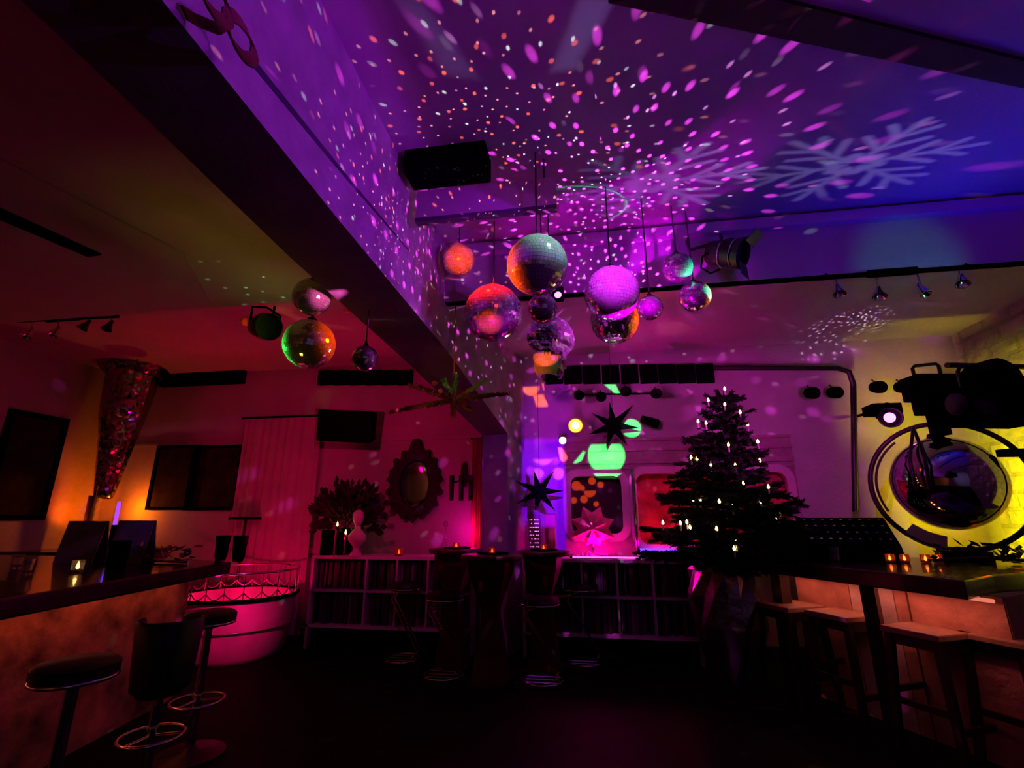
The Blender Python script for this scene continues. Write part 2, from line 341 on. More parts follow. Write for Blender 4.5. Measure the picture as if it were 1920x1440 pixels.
# left bar: front edge follows the photograph
LA, LB, LC = (-2.62, 1.2), (-2.87, 2.65), (-3.1, 3.98)
lbar = thing('bar_counter', 'black counter at left with candle and small menu cards on top', 'bar counter', (-3.1, 2.6, 0))
def ll(p, z=0): return (p[0]+3.1, p[1]-2.6, z)
MB().prism([ll(p)[:2] for p in (LA, LB, LC, (-4.2, 4.3), (-6.75, 4.3), (-6.75, 1.2))], .95, 1.05).build('counter_top', 'counter', lbar, bevel=.012)
bx = [(-3.0, 1.2), (-3.22, 2.65), (-3.42, 3.9)]
for k in range(2):
    u0, u1 = bx[k], bx[k+1]
    MB().prism([ll(p)[:2] for p in (u0, u1, (u1[0]-.06, u1[1]), (u0[0]-.06, u0[1]))], 0, .95).build('front_panel', 'rock', lbar)
MB().prism([ll(p)[:2] for p in ((-3.42, 3.9), (-4.3, 4.2), (-4.3, 4.26), (-3.45, 3.96))], 0, .95).build('end_panel', 'rock', lbar)
MB().tube([ll((-2.95, 1.25), .935), ll((-3.17, 2.65), .935), ll((-3.37, 3.85), .935)], .01).build('strip_light', 'striplamp', lbar)

# ================================================================== wooden bar stools
def wood_stool(x, y, rz, label):
    t = thing('bar_stool', label, 'stool', (x, y, 0), rz, 'wooden stools along the right bar')
    s, h = .17, .72
    MB().box((0, 0, h-.02), (.4, .36, .04)).build('seat', 'seatwood', t, bevel=.008)
    for sx in (-1, 1):
        for sy in (-1, 1):
            MB().hexa([(sx*(s+.03)+dx, sy*(s+.02)+dy, 0) for dx, dy in ((-.02, -.02), (.02, -.02), (.02, .02), (-.02, .02))],
                      [(sx*s*.93+dx, sy*s*.85+dy, h-.04) for dx, dy in ((-.022, -.022), (.022, -.022), (.022, .022), (-.022, .022))]).build('leg', 'stoolwood', t)
    a = MB()
    for sx in (-1, 1): a.box((sx*s*.95, 0, h-.075), (.025, .3, .06))
    for sy in (-1, 1): a.box((0, sy*s*.87, h-.075), (.32, .025, .06))
    a.build('apron', 'stoolwood', t)
    for sx in (-1, 1): MB().box((sx*(s+.012), 0, .28), (.025, .34, .035)).build('rung', 'stoolwood', t)
    for sy in (-1, 1): MB().box((0, sy*(s+.008), .2 if sy < 0 else .33), (.36, .025, .035)).build('rung', 'stoolwood', t)
    return t
ang = math.atan2(dr.y, dr.x)
st0 = None
for (px, py), lab in (((1478, 1131), 'farthest wooden bar stool, by the Christmas tree end of the right bar'), ((1582, 1147), 'wooden bar stool left of the post, second from the tree'), ((1740, 1177), 'wooden bar stool right of the post, with a red-lit square seat'), ((1893, 1190), 'nearest wooden bar stool, cut by the right edge of the view')):
    v = at(px, py, Z=.72)
    if st0 is None: st0 = wood_stool(v.x, v.y, ang+PI/2, lab)
    else: dup(st0, (v.x, v.y, 0), lab)
# ================================================================== left stools
def ring_stool(x, y, seatz, ringz, label, bucket=False):
    t = thing('bar_stool', label, 'stool', (x, y, 0), 0, 'black bar stools at the left counter')
    if bucket:
        MB().lathe([(.05, seatz-.1), (.11, seatz-.08), (.13, seatz), (.12, seatz+.04), (0, seatz+.05)], 28).build('seat', 'vinyl', t, True)
        prof = [(.125, seatz-.02), (.145, seatz+.28), (.155, seatz+.295), (.165, seatz+.28), (.14, seatz-.05)]
        MB().lathe(prof, 26, a0=PI+.1, a1=2*PI+.9).build('backrest', 'vinyl', t, True)
    else:
        MB().lathe([(.05, seatz-.1), (.13, seatz-.07), (.155, seatz-.05), (.155, seatz-.015), (.135, seatz), (0, seatz+.006)], 30).build('seat', 'vinyl', t, True)
        MB().ring((0, 0, seatz-.066), .148, .01).build('seat_rim', 'chrome', t, True)
    MB().cyl((0, 0, .03), (0, 0, seatz-.09), .025).build('pole', 'chrome', t, True)
    a = MB().ring((0, 0, ringz), .15, .009)
    for k in range(3): a.cyl((0, 0, ringz), (.15*math.cos(k*2.094+.4), .15*math.sin(k*2.094+.4), ringz), .009, n=8)
    a.build('foot_ring', 'chrome', t, True)
    MB().lathe([(.2, 0), (.2, .012), (.05, .03), (.03, .05), (0, .05)], 28).build('base', 'blackmetal', t, True)
    return t
v = at(147, 1238, Z=.82); ring_stool(v.x, v.y, .82, .32, 'nearest round black stool with chrome rim, at the bottom left')
v = at(300, 1290, Y=2.62); ring_stool(v.x, v.y, .58, .3, 'black bucket-back bar stool in front of the left counter', True)
v = at(396, 1146, Z=.82); ring_stool(v.x, v.y, .82, .3, 'round padded black stool at the far end of the left counter')
# ================================================================== mirror balls
def ball_mesh(rows, seed):
    rnd = random.Random(seed); mb = MB(); mb.cur = 1; mb.ell((0, 0, 0), (.985, .985, .985), 32, 20); mb.cur = 0
    for j in range(rows):
        t0, t1 = PI*j/rows, PI*(j+1)/rows; tm = (t0+t1)/2; n = max(4, round(2*rows*math.sin(tm)))
        g = .06
        for i in range(n):
            p0, p1 = 2*PI*(i+g/2)/n, 2*PI*(i+1-g/2)/n; a0, a1 = t0+(t1-t0)*g/2, t1-(t1-t0)*g/2
            pm = (p0+p1)/2; c = Vector((math.sin(tm)*math.cos(pm), math.sin(tm)*math.sin(pm), math.cos(tm)))
            q = [Vector((math.sin(a)*math.cos(p), math.sin(a)*math.sin(p), math.cos(a))) for a, p in ((a0, p0), (a0, p1), (a1, p1), (a1, p0))]
            tx, ty = rnd.gauss(0, .022), rnd.gauss(0, .022)
            e1 = Vector((-math.sin(pm), math.cos(pm), 0)); e2 = c.cross(e1)
            nrm = (c+e1*tx+e2*ty).normalized()
            q = [v - nrm*((v-c).dot(nrm)) for v in q]
            o = len(mb.v); mb.v += q; mb.f.append([o, o+3, o+2, o+1]); mb.m.append(0)
    me = bpy.data.meshes.new('mirror_tiles'); me.from_pydata([tuple(v) for v in mb.v], [], mb.f)
    me.materials.append(M['mirror']); me.materials.append(M['grout'])
    for p, mi in zip(me.polygons, mb.m): p.material_index = mi
    return me
BM = [ball_mesh(26, 3), ball_mesh(18, 5), ball_mesh(22, 9)]
BALLS = {}
def mball(key, px, py, dpx, D, label, grp, ztop, mesh=0, rz=0):
    c = math.atan(math.hypot(px-960, py-720)/FPX); z = FPX*D/dpx/math.sqrt(math.cos(c))
    p = ray(px, py)*(z/FPX)+Vector((0, 0, EYE))
    t = thing('mirror_ball', label, 'mirror ball', p, rz, grp)
    o = bpy.data.objects.new('tiled_sphere', BM[mesh]); COL.objects.link(o); o.parent = t; o.scale = (D/2,)*3; o.rotation_euler = (.1, .05, rz)
    MB().lathe([(D*.1, D/2-.01), (D*.1, D/2+.015), (D*.04, D/2+.03), (.008, D/2+.05)], 16).build('cap', 'blackmetal', t, True)
    MB().cyl((0, 0, D/2+.02), (0, 0, ztop-p.z), .006, n=6).build('hanging_rod', 'blackmetal', t)
    BALLS[key] = (p, D)
    return t
G1, G2 = 'mirror balls hanging in the middle cluster', 'mirror balls hanging left of the beam'
mball(1, 860, 487, 62, .3, 'small orange-lit mirror ball nearest the beam, upper left of the cluster', G1, ZR, 2)
mball(2, 1007, 497, 115, .42, 'largest mirror ball of the cluster, half green half orange, at the top centre', G1, ZR)
mball(3, 925, 587, 108, .5, 'mirror ball glowing red on its upper half, left of the mirrored skull', G1, ZR)
mball(4, 1147, 550, 104, .42, 'bright magenta mirror ball right of the skull', G1, ZR, 0, .3)
mball(5, 1152, 600, 90, .44, 'dark mirror ball hanging half hidden behind the magenta ball', G1, ZC, 1)
mball(6, 1219, 577, 48, .2, 'smallest dark mirror ball, between the magenta ball and the orange crescent ball', G1, ZR, 1)
mball(7, 1270, 502, 58, .25, 'mirror ball with a green crescent, below the black stage spotlight', G1, ZR, 1)
mball(8, 1303, 556, 60, .26, 'rightmost mirror ball of the cluster with an orange crescent', G1, ZR, 1)
mball(9, 1017, 578, 56, .22, 'small dark mirror ball hanging just above the mirrored skull', G1, ZR, 2)
mball(10, 585, 557, 72, .28, 'pink mirror ball above the green-edged mirror ball left of the beam', G2, ZL, 2)
mball(11, 580, 645, 97, .4, 'large mirror ball with a bright green edge left of the beam', G2, ZL)
mball(12, 684, 672, 50, .2, 'little reddish mirror ball close under the beam', G2, ZL, 1)
mball(13, 238, 765, 46, .28, 'dark shiny ball in front of the mirrored column at far left', 'mirror ball at the mirrored column', ZC, 1)
# ------------------------------------------------------------------ mirrored skull
c = math.atan(math.hypot(1031-960, 640-720)/FPX); sp = ray(1033, 636)*(FPX*.40/90/FPX)+Vector((0, 0, EYE))
sk = thing('mirror_skull', 'mirror-tiled skull hanging in the middle of the mirror ball cluster', 'mirror skull', sp, math.radians(-118))
def skull_v(th, ph):      # th from top, face towards +X
    d = Vector((math.sin(th)*math.cos(ph), math.sin(th)*math.sin(ph), math.cos(th)))
    r = Vector((d.x*.23, d.y*.185, d.z*.2))
    if d.z < 0: r.z *= .86
    f = max(0, d.x)
    def dent(dir_, amt, w): 
        a = d.angle(Vector(dir_)); return amt*math.exp(-(a/w)**2)
    k = 1 - dent((.86, .4, -.28), .3, .24) - dent((.86, -.4, -.28), .3, .24) - dent((.9, 0, -.5), .16, .13) + dent((.8, .5, -.62), .1, .25) + dent((.8, -.5, -.62), .1, .25) + dent((1, 0, .1), .04, .3) - dent((.2, 1, -.5), .1, .3) - dent((.2, -1, -.5), .1, .3)
    r *= k
    if d.z < -.45: r.y *= .86
    return r
mb = MB(); nr, nc = 26, 40; vs = [skull_v(PI*j/nr, 2*PI*i/nc) for j in range(nr+1) for i in range(nc)]
mb.add(vs, [(j*nc+i, (j+1)*nc+i, (j+1)*nc+(i+1) % nc, j*nc+(i+1) % nc) for j in range(nr) for i in range(nc)])
mb.build('cranium', 'mirror', sk)
j_ = MB(); n = 18; prof = []
for i in range(n+1):
    a = -PI*.62+PI*1.24*i/n
    prof.append(Vector((.03+.165*math.cos(a), .118*math.sin(a), 0)))
for i in range(n):
    p, q = prof[i], prof[i+1]
    def lv(v, z, s): return Vector((.03+(v.x-.03)*s, v.y*s, z-.02*(v.x < .03)))
    for z0, z1, s0, s1 in ((-.19, -.24, .93, .96), (-.24, -.29, .96, .93), (-.29, -.335, .93, .74)):
        j_.hexa([lv(p, z1, s1), lv(q, z1, s1), lv(q, z1, s1*.78), lv(p, z1, s1*.78)], [lv(p, z0, s0), lv(q, z0, s0), lv(q, z0, s0*.78), lv(p, z0, s0*.78)])
j_.build('jaw', 'mirror', sk)
j_ = MB()
for i in range(8):
    a = -.75+1.5*i/7; j_.box((.02+.165*math.cos(a), .105*math.sin(a), -.185), (.02, .022, .04), rz=a)
j_.build('teeth', 'mirror', sk)
for s in (-1, 1): MB().box((-.02, s*.105, -.2), (.05, .02, .14)).build('jaw_hinge', 'chrome', sk)
MB().cyl((0, 0, .19), (0, 0, ZR-sp.z), .006, n=6).build('hanging_rod', 'blackmetal', sk)

# ================================================================== lamps
def lens(parent, m, r, c, d, name='lens'):
    q = Vector(d).normalized().to_track_quat('Z', 'Y').to_matrix()
    return MB().lathe([(r, 0), (r*.8, r*.18), (r*.4, r*.3), (0, r*.34)], 18, q, c).build(name, m, parent, True)
def par(name, label, cat, p, d, r, ln, m, lm=None, group=None, up=None, casing='blackmetal'):
    t = thing(name, label, cat, p, 0, group); d = Vector(d).normalized(); q = d.to_track_quat('Z', 'Y').to_matrix()
    MB().lathe([(r*.3, -ln*.6), (r*.62, -ln*.55), (r*.75, -ln*.1), (r, 0), (r, ln*.4), (r*.92, ln*.4), (r*.9, .002), (0, 0)], 22, q).build('housing', casing, t, True)
    if lm: lens(t, lm, r*.5, d*.004, d)
    s = q @ Vector((1, 0, 0))
    top_ = Vector((0, 0, r*1.5)) if up is None else up
    MB().tube([s*r*1.05, s*r*1.05+top_*.8, top_, -s*r*1.05+top_*.8, -s*r*1.05], r*.09, 6).build('yoke', m, t)
    return t
# black stage spotlight with yoke and bracket on the step of the ceiling
p = at(1368, 475, Y=3.95)
st = thing('stage_spotlight', 'black stage spotlight on the ceiling step, upper right of the mirror balls', 'spotlight', p)
d = Vector((.62, -.45, -.35)).normalized(); q = d.to_track_quat('Z', 'Y').to_matrix()
MB().lathe([(.05, -.2), (.1, -.18), (.115, -.05), (.115, .06), (.13, .07), (.13, .12), (.115, .12), (.11, .05), (0, .045)], 24, q).build('housing', 'blackmetal', st, True)
for k in range(2): MB().ring(d*(-.05+.1*k), .122, .008, q).build('cooling_ring', 'chrome', st, True)
MB().tube([q @ Vector((.14, 0, 0)), q @ Vector((.15, .1, -.05)), Vector((0, .12, .2)), q @ Vector((-.15, .1, -.05)), q @ Vector((-.14, 0, 0))], .012).build('yoke', 'blackmetal', st)
MB().tube([Vector((0, .12, .2)), Vector((.28, .17, .23))], .016).build('bracket', 'blackmetal', st)
MB().tube([Vector((0, .12, .2)), Vector((-.28, .17, .16)), Vector((-.3, .19, .3))], .016).build('bracket', 'blackmetal', st)
MB().tube([(-.12, 0, .05), (-.22, .02, 0), (-.24, .03, -.1), (-.16, .05, -.15), (-.08, .05, -.12)], .009).build('cable', 'black', st)
for k in range(2):
    o = MB().box((0, 0, 0), (.16, .006, .12)).build('barn_door', 'blackmetal', st); o.matrix_world = Matrix.Translation(d*.17+q @ Vector((0, (k*2-1)*.14, 0))) @ q.to_4x4() @ Matrix.Rotation(PI/2*.7*(1-2*k), 4, 'X')
# track lights
def track(name, label, pa, pb, heads, r, grp, labels, lit, drop=.09):
    pa, pb = Vector(pa), Vector(pb); t = thing(name, label, 'lighting track', pa)
    dv = pb-pa
    MB().cyl((0, 0, 0), dv, .014, n=8).build('rail', 'black', t)
    MB().box(dv*.45+Vector((0, 0, .012)), (dv.length*.32, .05, .05), rz=math.atan2(dv.y, dv.x)).build('driver_box', 'black', t)
    for f in (.04, .96): MB().cyl(dv*f, dv*f+Vector((0, .05, .06)), .012, n=8).build('mount', 'black', t)
    for (hx, hy), lab, m in zip(heads, labels, lit):
        h = at(hx, hy, Y=pa.y); g = thing('track_spot', lab, 'spotlight', h, 0, grp)
        MB().cyl((0, 0, .02), (0, 0, pa.z-h.z-.015), .007, n=8).build('stem', 'chrome', g)
        tl = Vector((random.uniform(-.35, .35), -.35, -1)).normalized(); qq = tl.to_track_quat('Z', 'Y').to_matrix()
        MB().lathe([(.012, -.05), (.018, -.03), (.022, 0), (r, .07), (r*.93, .07), (.015, .01), (0, .005)], 18, qq).build('shade', m, g, True)
ra, rb = at(1545, 522, Y=4.02), at(1835, 503, Y=4.02); rb.z = ra.z; 
track('lighting_track', 'black lighting track under the ceiling step on the right', ra, rb, [(1571, 541), (1648, 545), (1727, 541), (1803, 522)], .05, 'spots on the right track',
      ['leftmost and darkest spot on the right lighting track', 'pale green spot second from left on the right track', 'green spot third from left on the right track', 'curled green spot at the right end of the right track'], ['chrome']*4)
ra, rb = at(32, 603, Y=3.86), at(222, 594, Y=3.86)
track('lighting_track', 'black lighting track on the low ceiling at the far left', ra, rb, [(56, 622), (106, 619), (163, 607), (206, 608)], .05, 'spots on the left track',
      ['leftmost spot with red-lit rim on the left track', 'second spot from left with red-lit rim on the left track', 'dark spot third from left on the left track', 'dark spot at the right end of the left track'], ['chrome', 'chrome', 'blackmetal', 'blackmetal'])
# amber par can left
t = par('par_can', 'black round stage lamp with amber-lit back near the low ceiling at left', 'stage lamp', at(496, 612, Y=3.85), (.86, -.42, -.28), .13, .25, 'black')
p0 = Vector((-.18, .06, .05)); MB().ell(p0+Vector((-.1, .03, .06)), (.055, .055, .05), 8, 5).build('back_cap', 'amber', t); MB().lathe([(.05, 0), (.1, .12)], 14, Vector((.86, -.42, -.35)).normalized().to_track_quat('Z', 'Y').to_matrix(), p0).build('lamp_cone', 'amber', t)
MB().cyl((0, .1, .15), (0, .1, ZC-at(492, 610, Y=3.85).z), .012).build('hanging_rod', 'black', t)
tag(MB().cyl((0, 0, 0), (0, 0, .1), .03).cyl((0, 0, .1), (.02, .03, .22), .02).build('ceiling_fixture', 'amber'), 'tiny orange-lit fixture on the low ceiling right of the pink mirror ball', 'lamp').location = at(650, 585, Y=4.2)
# bar of four black spots in front of the back wall
p = at(1085, 740, Y=5.6); p2 = at(1235, 738, Y=5.6)
t = thing('spot_bar', 'thin black bar carrying four small spots above the black paper star', 'lamp bar', p)
MB().cyl((0, 0, 0), p2-p, .01, n=8).build('bar', 'black', t)
for f in (0, 1): MB().cyl((p2-p)*f, (p2-p)*f+Vector((0, .34, .12)), .01, n=6).build('mount', 'black', t)
def smallspot(px, py, Y, lab, grp, r=.055, m='black', back=.33, dd=(0, -1, -.25)):
    c_ = at(px, py, Y=Y); g = thing('small_spot', lab, 'spotlight', c_, 0, grp)
    qq = Vector(dd).normalized().to_track_quat('Z', 'Y').to_matrix()
    MB().lathe([(r*.4, -r*1.3), (r*.9, -r), (r, 0), (r, r*.9), (r*.9, r*.9), (r*.85, r*.2), (0, r*.15)], 18, qq).build('housing', m, g, True)
    MB().cyl((0, 0, r*.5), (0, r*1.2, r*1.6), .008, n=6).build('arm', 'blackmetal', g)
    return g
for (px, py), w in zip(((1086, 741), (1127, 744), (1173, 734), (1230, 738)), ('leftmost', 'second from left', 'third from left', 'rightmost')):
    smallspot(px, py, 5.5, '%s black round spot on the bar above the black star' % w, 'spots on the bar over the star', .06)
g = thing('clip_lamp', 'short black tilted lamp on the wall right of the black paper star', 'lamp', at(1218, 790, Y=5.8))
MB().lathe([(.03, -.11), (.055, -.1), (.05, 0), (.04, .1), (0, .11)], 14, Vector((-.9, -.2, .3)).to_track_quat('Z', 'Y').to_matrix()).build('housing', 'black', g, True); MB().cyl((0, 0, 0), (0, .13, .02), .012, n=8).build('arm', 'black', g)
# glowing yellow and white lamps
for nm, px, py, r, m, lab in (('wall_lamp', 1079, 798, .085, 'yellowlamp', 'glowing yellow lamp on the wall left of the black paper star'), ('wall_lamp', 1055, 826, .045, 'whitelamp', 'small white glowing lamp below the yellow lamp')):
    c_ = at(px, py, Y=5.72); t = thing(nm, lab, 'lamp', c_)
    MB().lathe([(r*.5, .12), (r*.9, .1), (r*1.05, 0), (r, 0), (r*.8, .05), (0, .06)], 18, Vector((0, 1, 0)).to_track_quat('Z', 'Y').to_matrix()).build('housing', 'amber' if m == 'yellowlamp' else 'blackmetal', t, True)
    lens(t, m, r*.92, (0, -.0, 0), (0, -1, 0)); MB().ell((0, -r*.25, 0), (r*.5, r*.2, r*.5), 14, 8).build('bulb', 'whitelamp', t, True); MB().cyl((0, .11, 0), (0, .22, 0), .015, n=8).build('arm', 'black', t)
# pink LED behind the big ball
c_ = at(1046, 552, Y=4.05); t = thing('led_spot', 'small bright magenta lamp beside the largest mirror ball', 'lamp', c_)
MB().box((0, .06, .03), (.1, .1, .12)).build('housing', 'black', t, bevel=.01); lens(t, 'pinklamp', .032, (0, .01, 0), (0, -1, 0)); MB().cyl((0, .07, .08), (0, .1, ZC-c_.z+.02), .012).build('mount', 'black', t)
# pipe and spots at right
Yp = 5.75; pp = [at(1340, 690, Y=Yp), at(1570, 690, Y=Yp), at(1592, 697, Y=Yp), at(1600, 720, Y=Yp), at(1602, 860, Y=Yp), at(1604, 960, Y=Yp)]
for v in pp[:3]: v.z = min(v.z, pp[0].z+.25)
tag(MB().tube(pp, .03, 10).build('duct_pipe', 'blackmetal', smooth=True), 'black pipe running along the wall and bending down above the right bar', 'pipe')
for (px, py), w in zip(((1522, 737), (1565, 736), (1646, 726), (1693, 726)), ('leftmost round black spot, left of the pipe bend', 'round black spot with a pale rim, just left of the pipe bend', 'round black spot right of the pipe', 'round black spot beside the black floodlight')):
    smallspot(px, py, 5.5, w, 'spots beside the pipe', .065, 'black')
t = par('par_can', 'black stage lamp glowing pink on the wall left of the floodlight', 'stage lamp', at(1668, 783, Y=5.3), (-.3, -.9, -.15), .1, .2, 'black', 'pinklamp')
MB().box((0, .1, .1), (.26, .22, .1)).build('visor', 'black', t); MB().cyl((0, .1, .1), (0, .66, .14), .015).build('arm', 'black', t)
# floodlight and projector box
c_ = at(1745, 728, Y=4.72); t = thing('floodlight', 'black boxy floodlight with a handle above the big chrome ball', 'floodlight', c_, .15); t.scale = (1.1, 1.1, 1.1)
MB().box((0, 0, 0), (.34, .2, .2)).build('housing', 'black', t, bevel=.012); MB().box((.02, .03, -.15), (.24, .16, .12)).build('lower_housing', 'black', t, bevel=.01); MB().cyl((.02, .03, -.2), (.02, .03, -.38), .07).build('neck', 'black', t)
MB().tube([(-.11, 0, .1), (-.11, 0, .17), (-.09, 0, .19), (.09, 0, .21), (.11, 0, .19), (.11, 0, .1)], .014).build('handle', 'blackmetal', t, True)
c_ = at(1856, 752, Y=3.2); t = thing('projector', 'large black projector with a carrying handle at the right edge', 'projector', c_, .25)
MB().hexa([(-.2, -.2, -.13), (.32, -.2, -.13), (.32, .2, -.13), (-.2, .2, -.13)], [(-.24, -.2, .07), (.32, -.2, .14), (.32, .2, .14), (-.24, .2, .07)]).build('housing', 'black', t, bevel=.015)
MB().lathe([(.13, 0), (.13, .14), (.1, .17), (0, .17)], 20, Matrix.Rotation(PI/2, 3, 'X'), (.08, .1, .13)).build('lamp_dome', 'black', t, True)
MB().tube([(-.02, .12, .09), (-.02, .12, .22), (.0, .12, .25), (.2, .12, .26), (.22, .12, .23), (.22, .12, .1)], .012).build('handle', 'blackmetal', t, True)
lens(t, 'grout', .07, (-.225, 0, -.02), (-1, 0, 0), 'objective')
MB().cyl((-.05, .15, .27), (1.82, .3, .34), .018).build('mounting_bar', 'blackmetal', t)
# black box and hanging board on the high ceiling next to the beam
a_, b_ = at(755, 290, Z=ZR-.01), at(915, 283, Z=ZR-.01)
t = tag(MB().prism([(-1.26, 2.8), (b_.x, 2.8), (b_.x, 3.03), (-1.26, 3.03)], 3.86, ZR).build('ceiling_box', 'black', bevel=.01), 'black box on the high ceiling beside the beam', 'box')
t = thing('hanging_board', 'wide flat board hung below the high ceiling beside the beam', 'board', (-.7, 3.07, 3.75))
MB().box((0, 0, 0), (1.08, .03, .25)).build('board', 'plaster', t); MB().box((.0, .0, -.14), (1.08, .06, .03)).build('edge_rail', 'soffit', t)
for s in (-.45, .45): MB().cyl((s, 0, .12), (s, 0, .3), .008, n=6).build('hanger', 'blackmetal', t)
# ribbon bow tied at the near end of the beam
c_ = at(412, 45, X=-1.14); t = thing('ribbon_bow', 'dusky red ribbon bow tied round the beam at the top of the view', 'bow', c_); t.scale = (.7, .7, .7)
def loop(name, pts, w): 
    mb = MB(); pts = [Vector(p) for p in pts]
    for i in range(len(pts)-1):
        a0, a1 = pts[i], pts[i+1]; o = Vector((.12*w, .6*w, -.6*w)); th = Vector((.012, 0, 0))
        mb.hexa([a0-o, a1-o, a1-o+th, a0-o+th], [a0+o, a1+o, a1+o+th, a0+o+th])
    return mb.build(name, 'ribbon', t)
loop('loop', [(.03, .1*math.sin(a)+.09, .08*math.cos(a)+.02) for a in [i*PI/7 for i in range(15)]], .04)
loop('loop', [(.03, .1*math.sin(a)-.09, .08*math.cos(a)+.04) for a in [i*PI/7 for i in range(15)]], .04)
loop('tail', [(.03, 0, 0), (.04, -.05, -.1), (.02, -.14, -.16), (.03, -.2, -.2)], .03)
MB().ell((.03, 0, .02), (.02, .025, .025), 12, 8).build('knot', 'ribbon', t, True)
# ================================================================== high tables and cantilever stools
def high_table(x, y, z, r, label, grp='high tables in the middle'):
    t = thing('high_table', label, 'bar table', (x, y, 0), 0, grp)
    MB().lathe([(r*.55, z-.06), (r*.97, z-.04), (r, z-.03), (r, z-.005), (r*.98, z), (0, z)], 36).build('tabletop', 'redtable', t, True)
    MB().lathe([(r*.85, z-.05), (r*.82, z-.15), (.1, .62), (.1, .55), (.2, .04), (.2, 0)], 4, Matrix.Rotation(PI/4-.1, 3, 'Z')).build('pedestal', 'redtable', t)
    MB().box((0, 0, .012), (.3, .3, .024), rz=-.1).build('foot_plate', 'redtable', t)
    return t
tabs = []
for px, py, Y, hw, lab in ((855, 1029, 5.15, 50, 'left high table with a small red candle, nearest the cube shelf'), (922, 1040, 4.72, 58, 'front high table of the three, in the middle'), (1018, 1033, 5.12, 51, 'right high table in front of the carriage window')):
    v = at(px, py, Y=Y); r = hw*mpp(v); high_table(v.x, v.y, v.z, r, lab); tabs.append((v, r))
def z_stool(sx, sy, bx, by, Yb_, label):
    b = at(bx, by, Z=0); s = at(sx, sy, Y=b.y-.02)
    t = thing('bar_stool', label, 'stool', (b.x, b.y, 0), 0, 'chrome stools around the high tables'); h = s.z; dx = s.x-b.x
    MB().lathe([(.05, h-.07), (.165, h-.065), (.185, h-.03), (.17, h), (0, h+.006)], 26, c=(dx, 0, 0)).build('seat', 'vinyl', t, True)
    MB().ring((dx, 0, h-.055), .176, .011).build('seat_rim', 'chrome', t, True)
    for q in (-.05, .05): MB().tube([(dx, q, h-.07), (dx-.1, q, h-.1), (dx-.14, q, h-.16), (.16, q, .1), (.12, q, .03)], .011).build('leg', 'chrome', t, True)
    a = MB().ring((0, 0, .015), .18, .011)
    for q in (-.09, 0, .09): a.cyl((-.15, q, .015), (.15, q, .015), .009, n=6)
    a.build('base_ring', 'chrome', t, True)
z_stool(762, 1093, 755, 1237, 0, 'chrome stool in front of the cube shelf left of the tables')
z_stool(834, 1112, 832, 1268, 0, 'chrome stool below the left high table')
z_stool(1013, 1121, 1018, 1278, 0, 'chrome stool below the right high table')
z_stool(1088, 1095, 1097, 1243, 0, 'chrome stool right of the tables, in front of the carriage window')
# ================================================================== cube shelves with records
def shelf(name, x0, x1, ztop, xs, label, grp, reclabel, ydr=0):
    y0, y1 = 5.45, 5.82; zb = .27; zm = (ztop+zb)/2-.01
    t = thing(name, label, 'shelf', (x0, y0, 0))
    def bx(n, a, b): return MB().box([(a[i]+b[i])/2-(x0, y0, 0)[i] for i in range(3)], [abs(b[i]-a[i]) for i in range(3)]).build(n, 'shelf', t)
    bx('top_board', (x0, y0, ztop-.035), (x1, y1, ztop)); bx('middle_board', (x0+.02, y0, zm-.012), (x1-.02, y1-.03, zm+.012)); bx('bottom_board', (x0, y0, zb-.03), (x1, y1, zb))
    bx('side_panel', (x0, y0, .02), (x0+.03, y1, ztop-.035)); bx('side_panel', (x1-.03, y0, .02), (x1, y1, ztop-.035)); bx('back_panel', (x0, y1-.012, 0), (x1, y1, ztop-.035))
    for x in xs: bx('divider', (x-.011, y0+.005, zb), (x+.011, y1-.02, ztop-.035))
    MB().box(((x1-x0)/2, .1, .12), (x1-x0-.06, .03, .24)).build('plinth', 'black', t)
    ed = [x0+.02]+list(xs)+[x1-.02]
    for i in range(len(ed)-1):
        for zf, zc_ in ((zb, zm-.012), (zm+.012, ztop-.035)):
            x = ed[i]+.025
            while x < ed[i+1]-.03:
                w = random.uniform(.02, .045); hh = (zc_-zf)*random.uniform(.86, .95)
                if x+w > ed[i+1]-.014: break
                yy = y0+random.uniform(.04, .09)
                o = MB().box((0, 0, hh/2), (w-.003, .27, hh)).build('record_sleeve', 'rec%d' % random.randrange(7)); o.location = (x+w/2, yy+.14, zf)
                tag(o, reclabel, 'record sleeve', grp); x += w+random.choice((0, 0, .004, .03))
sx0, sx1 = at(586, 1045, Y=5.45).x, -1.3
zt = at(700, 1043, Y=5.45).z
shelf('cube_shelf', sx0, sx1, zt, [at(x, 1045, Y=5.45).x for x in (688, 745, 803)], 'pale two-row cube shelf against the back wall left of the column', 'records in the left shelf', 'record sleeve standing among others in the shelf left of the column')
sx2, sx3 = -.76, at(1304, 1048, Y=5.45).x
shelf('cube_shelf', sx2, sx3, zt, [at(x, 1045, Y=5.45).x for x in (1030, 1089, 1155, 1222)], 'pale two-row cube shelf below the carriage windows', 'records in the right shelf', 'record sleeve standing among others in the shelf below the carriage windows')
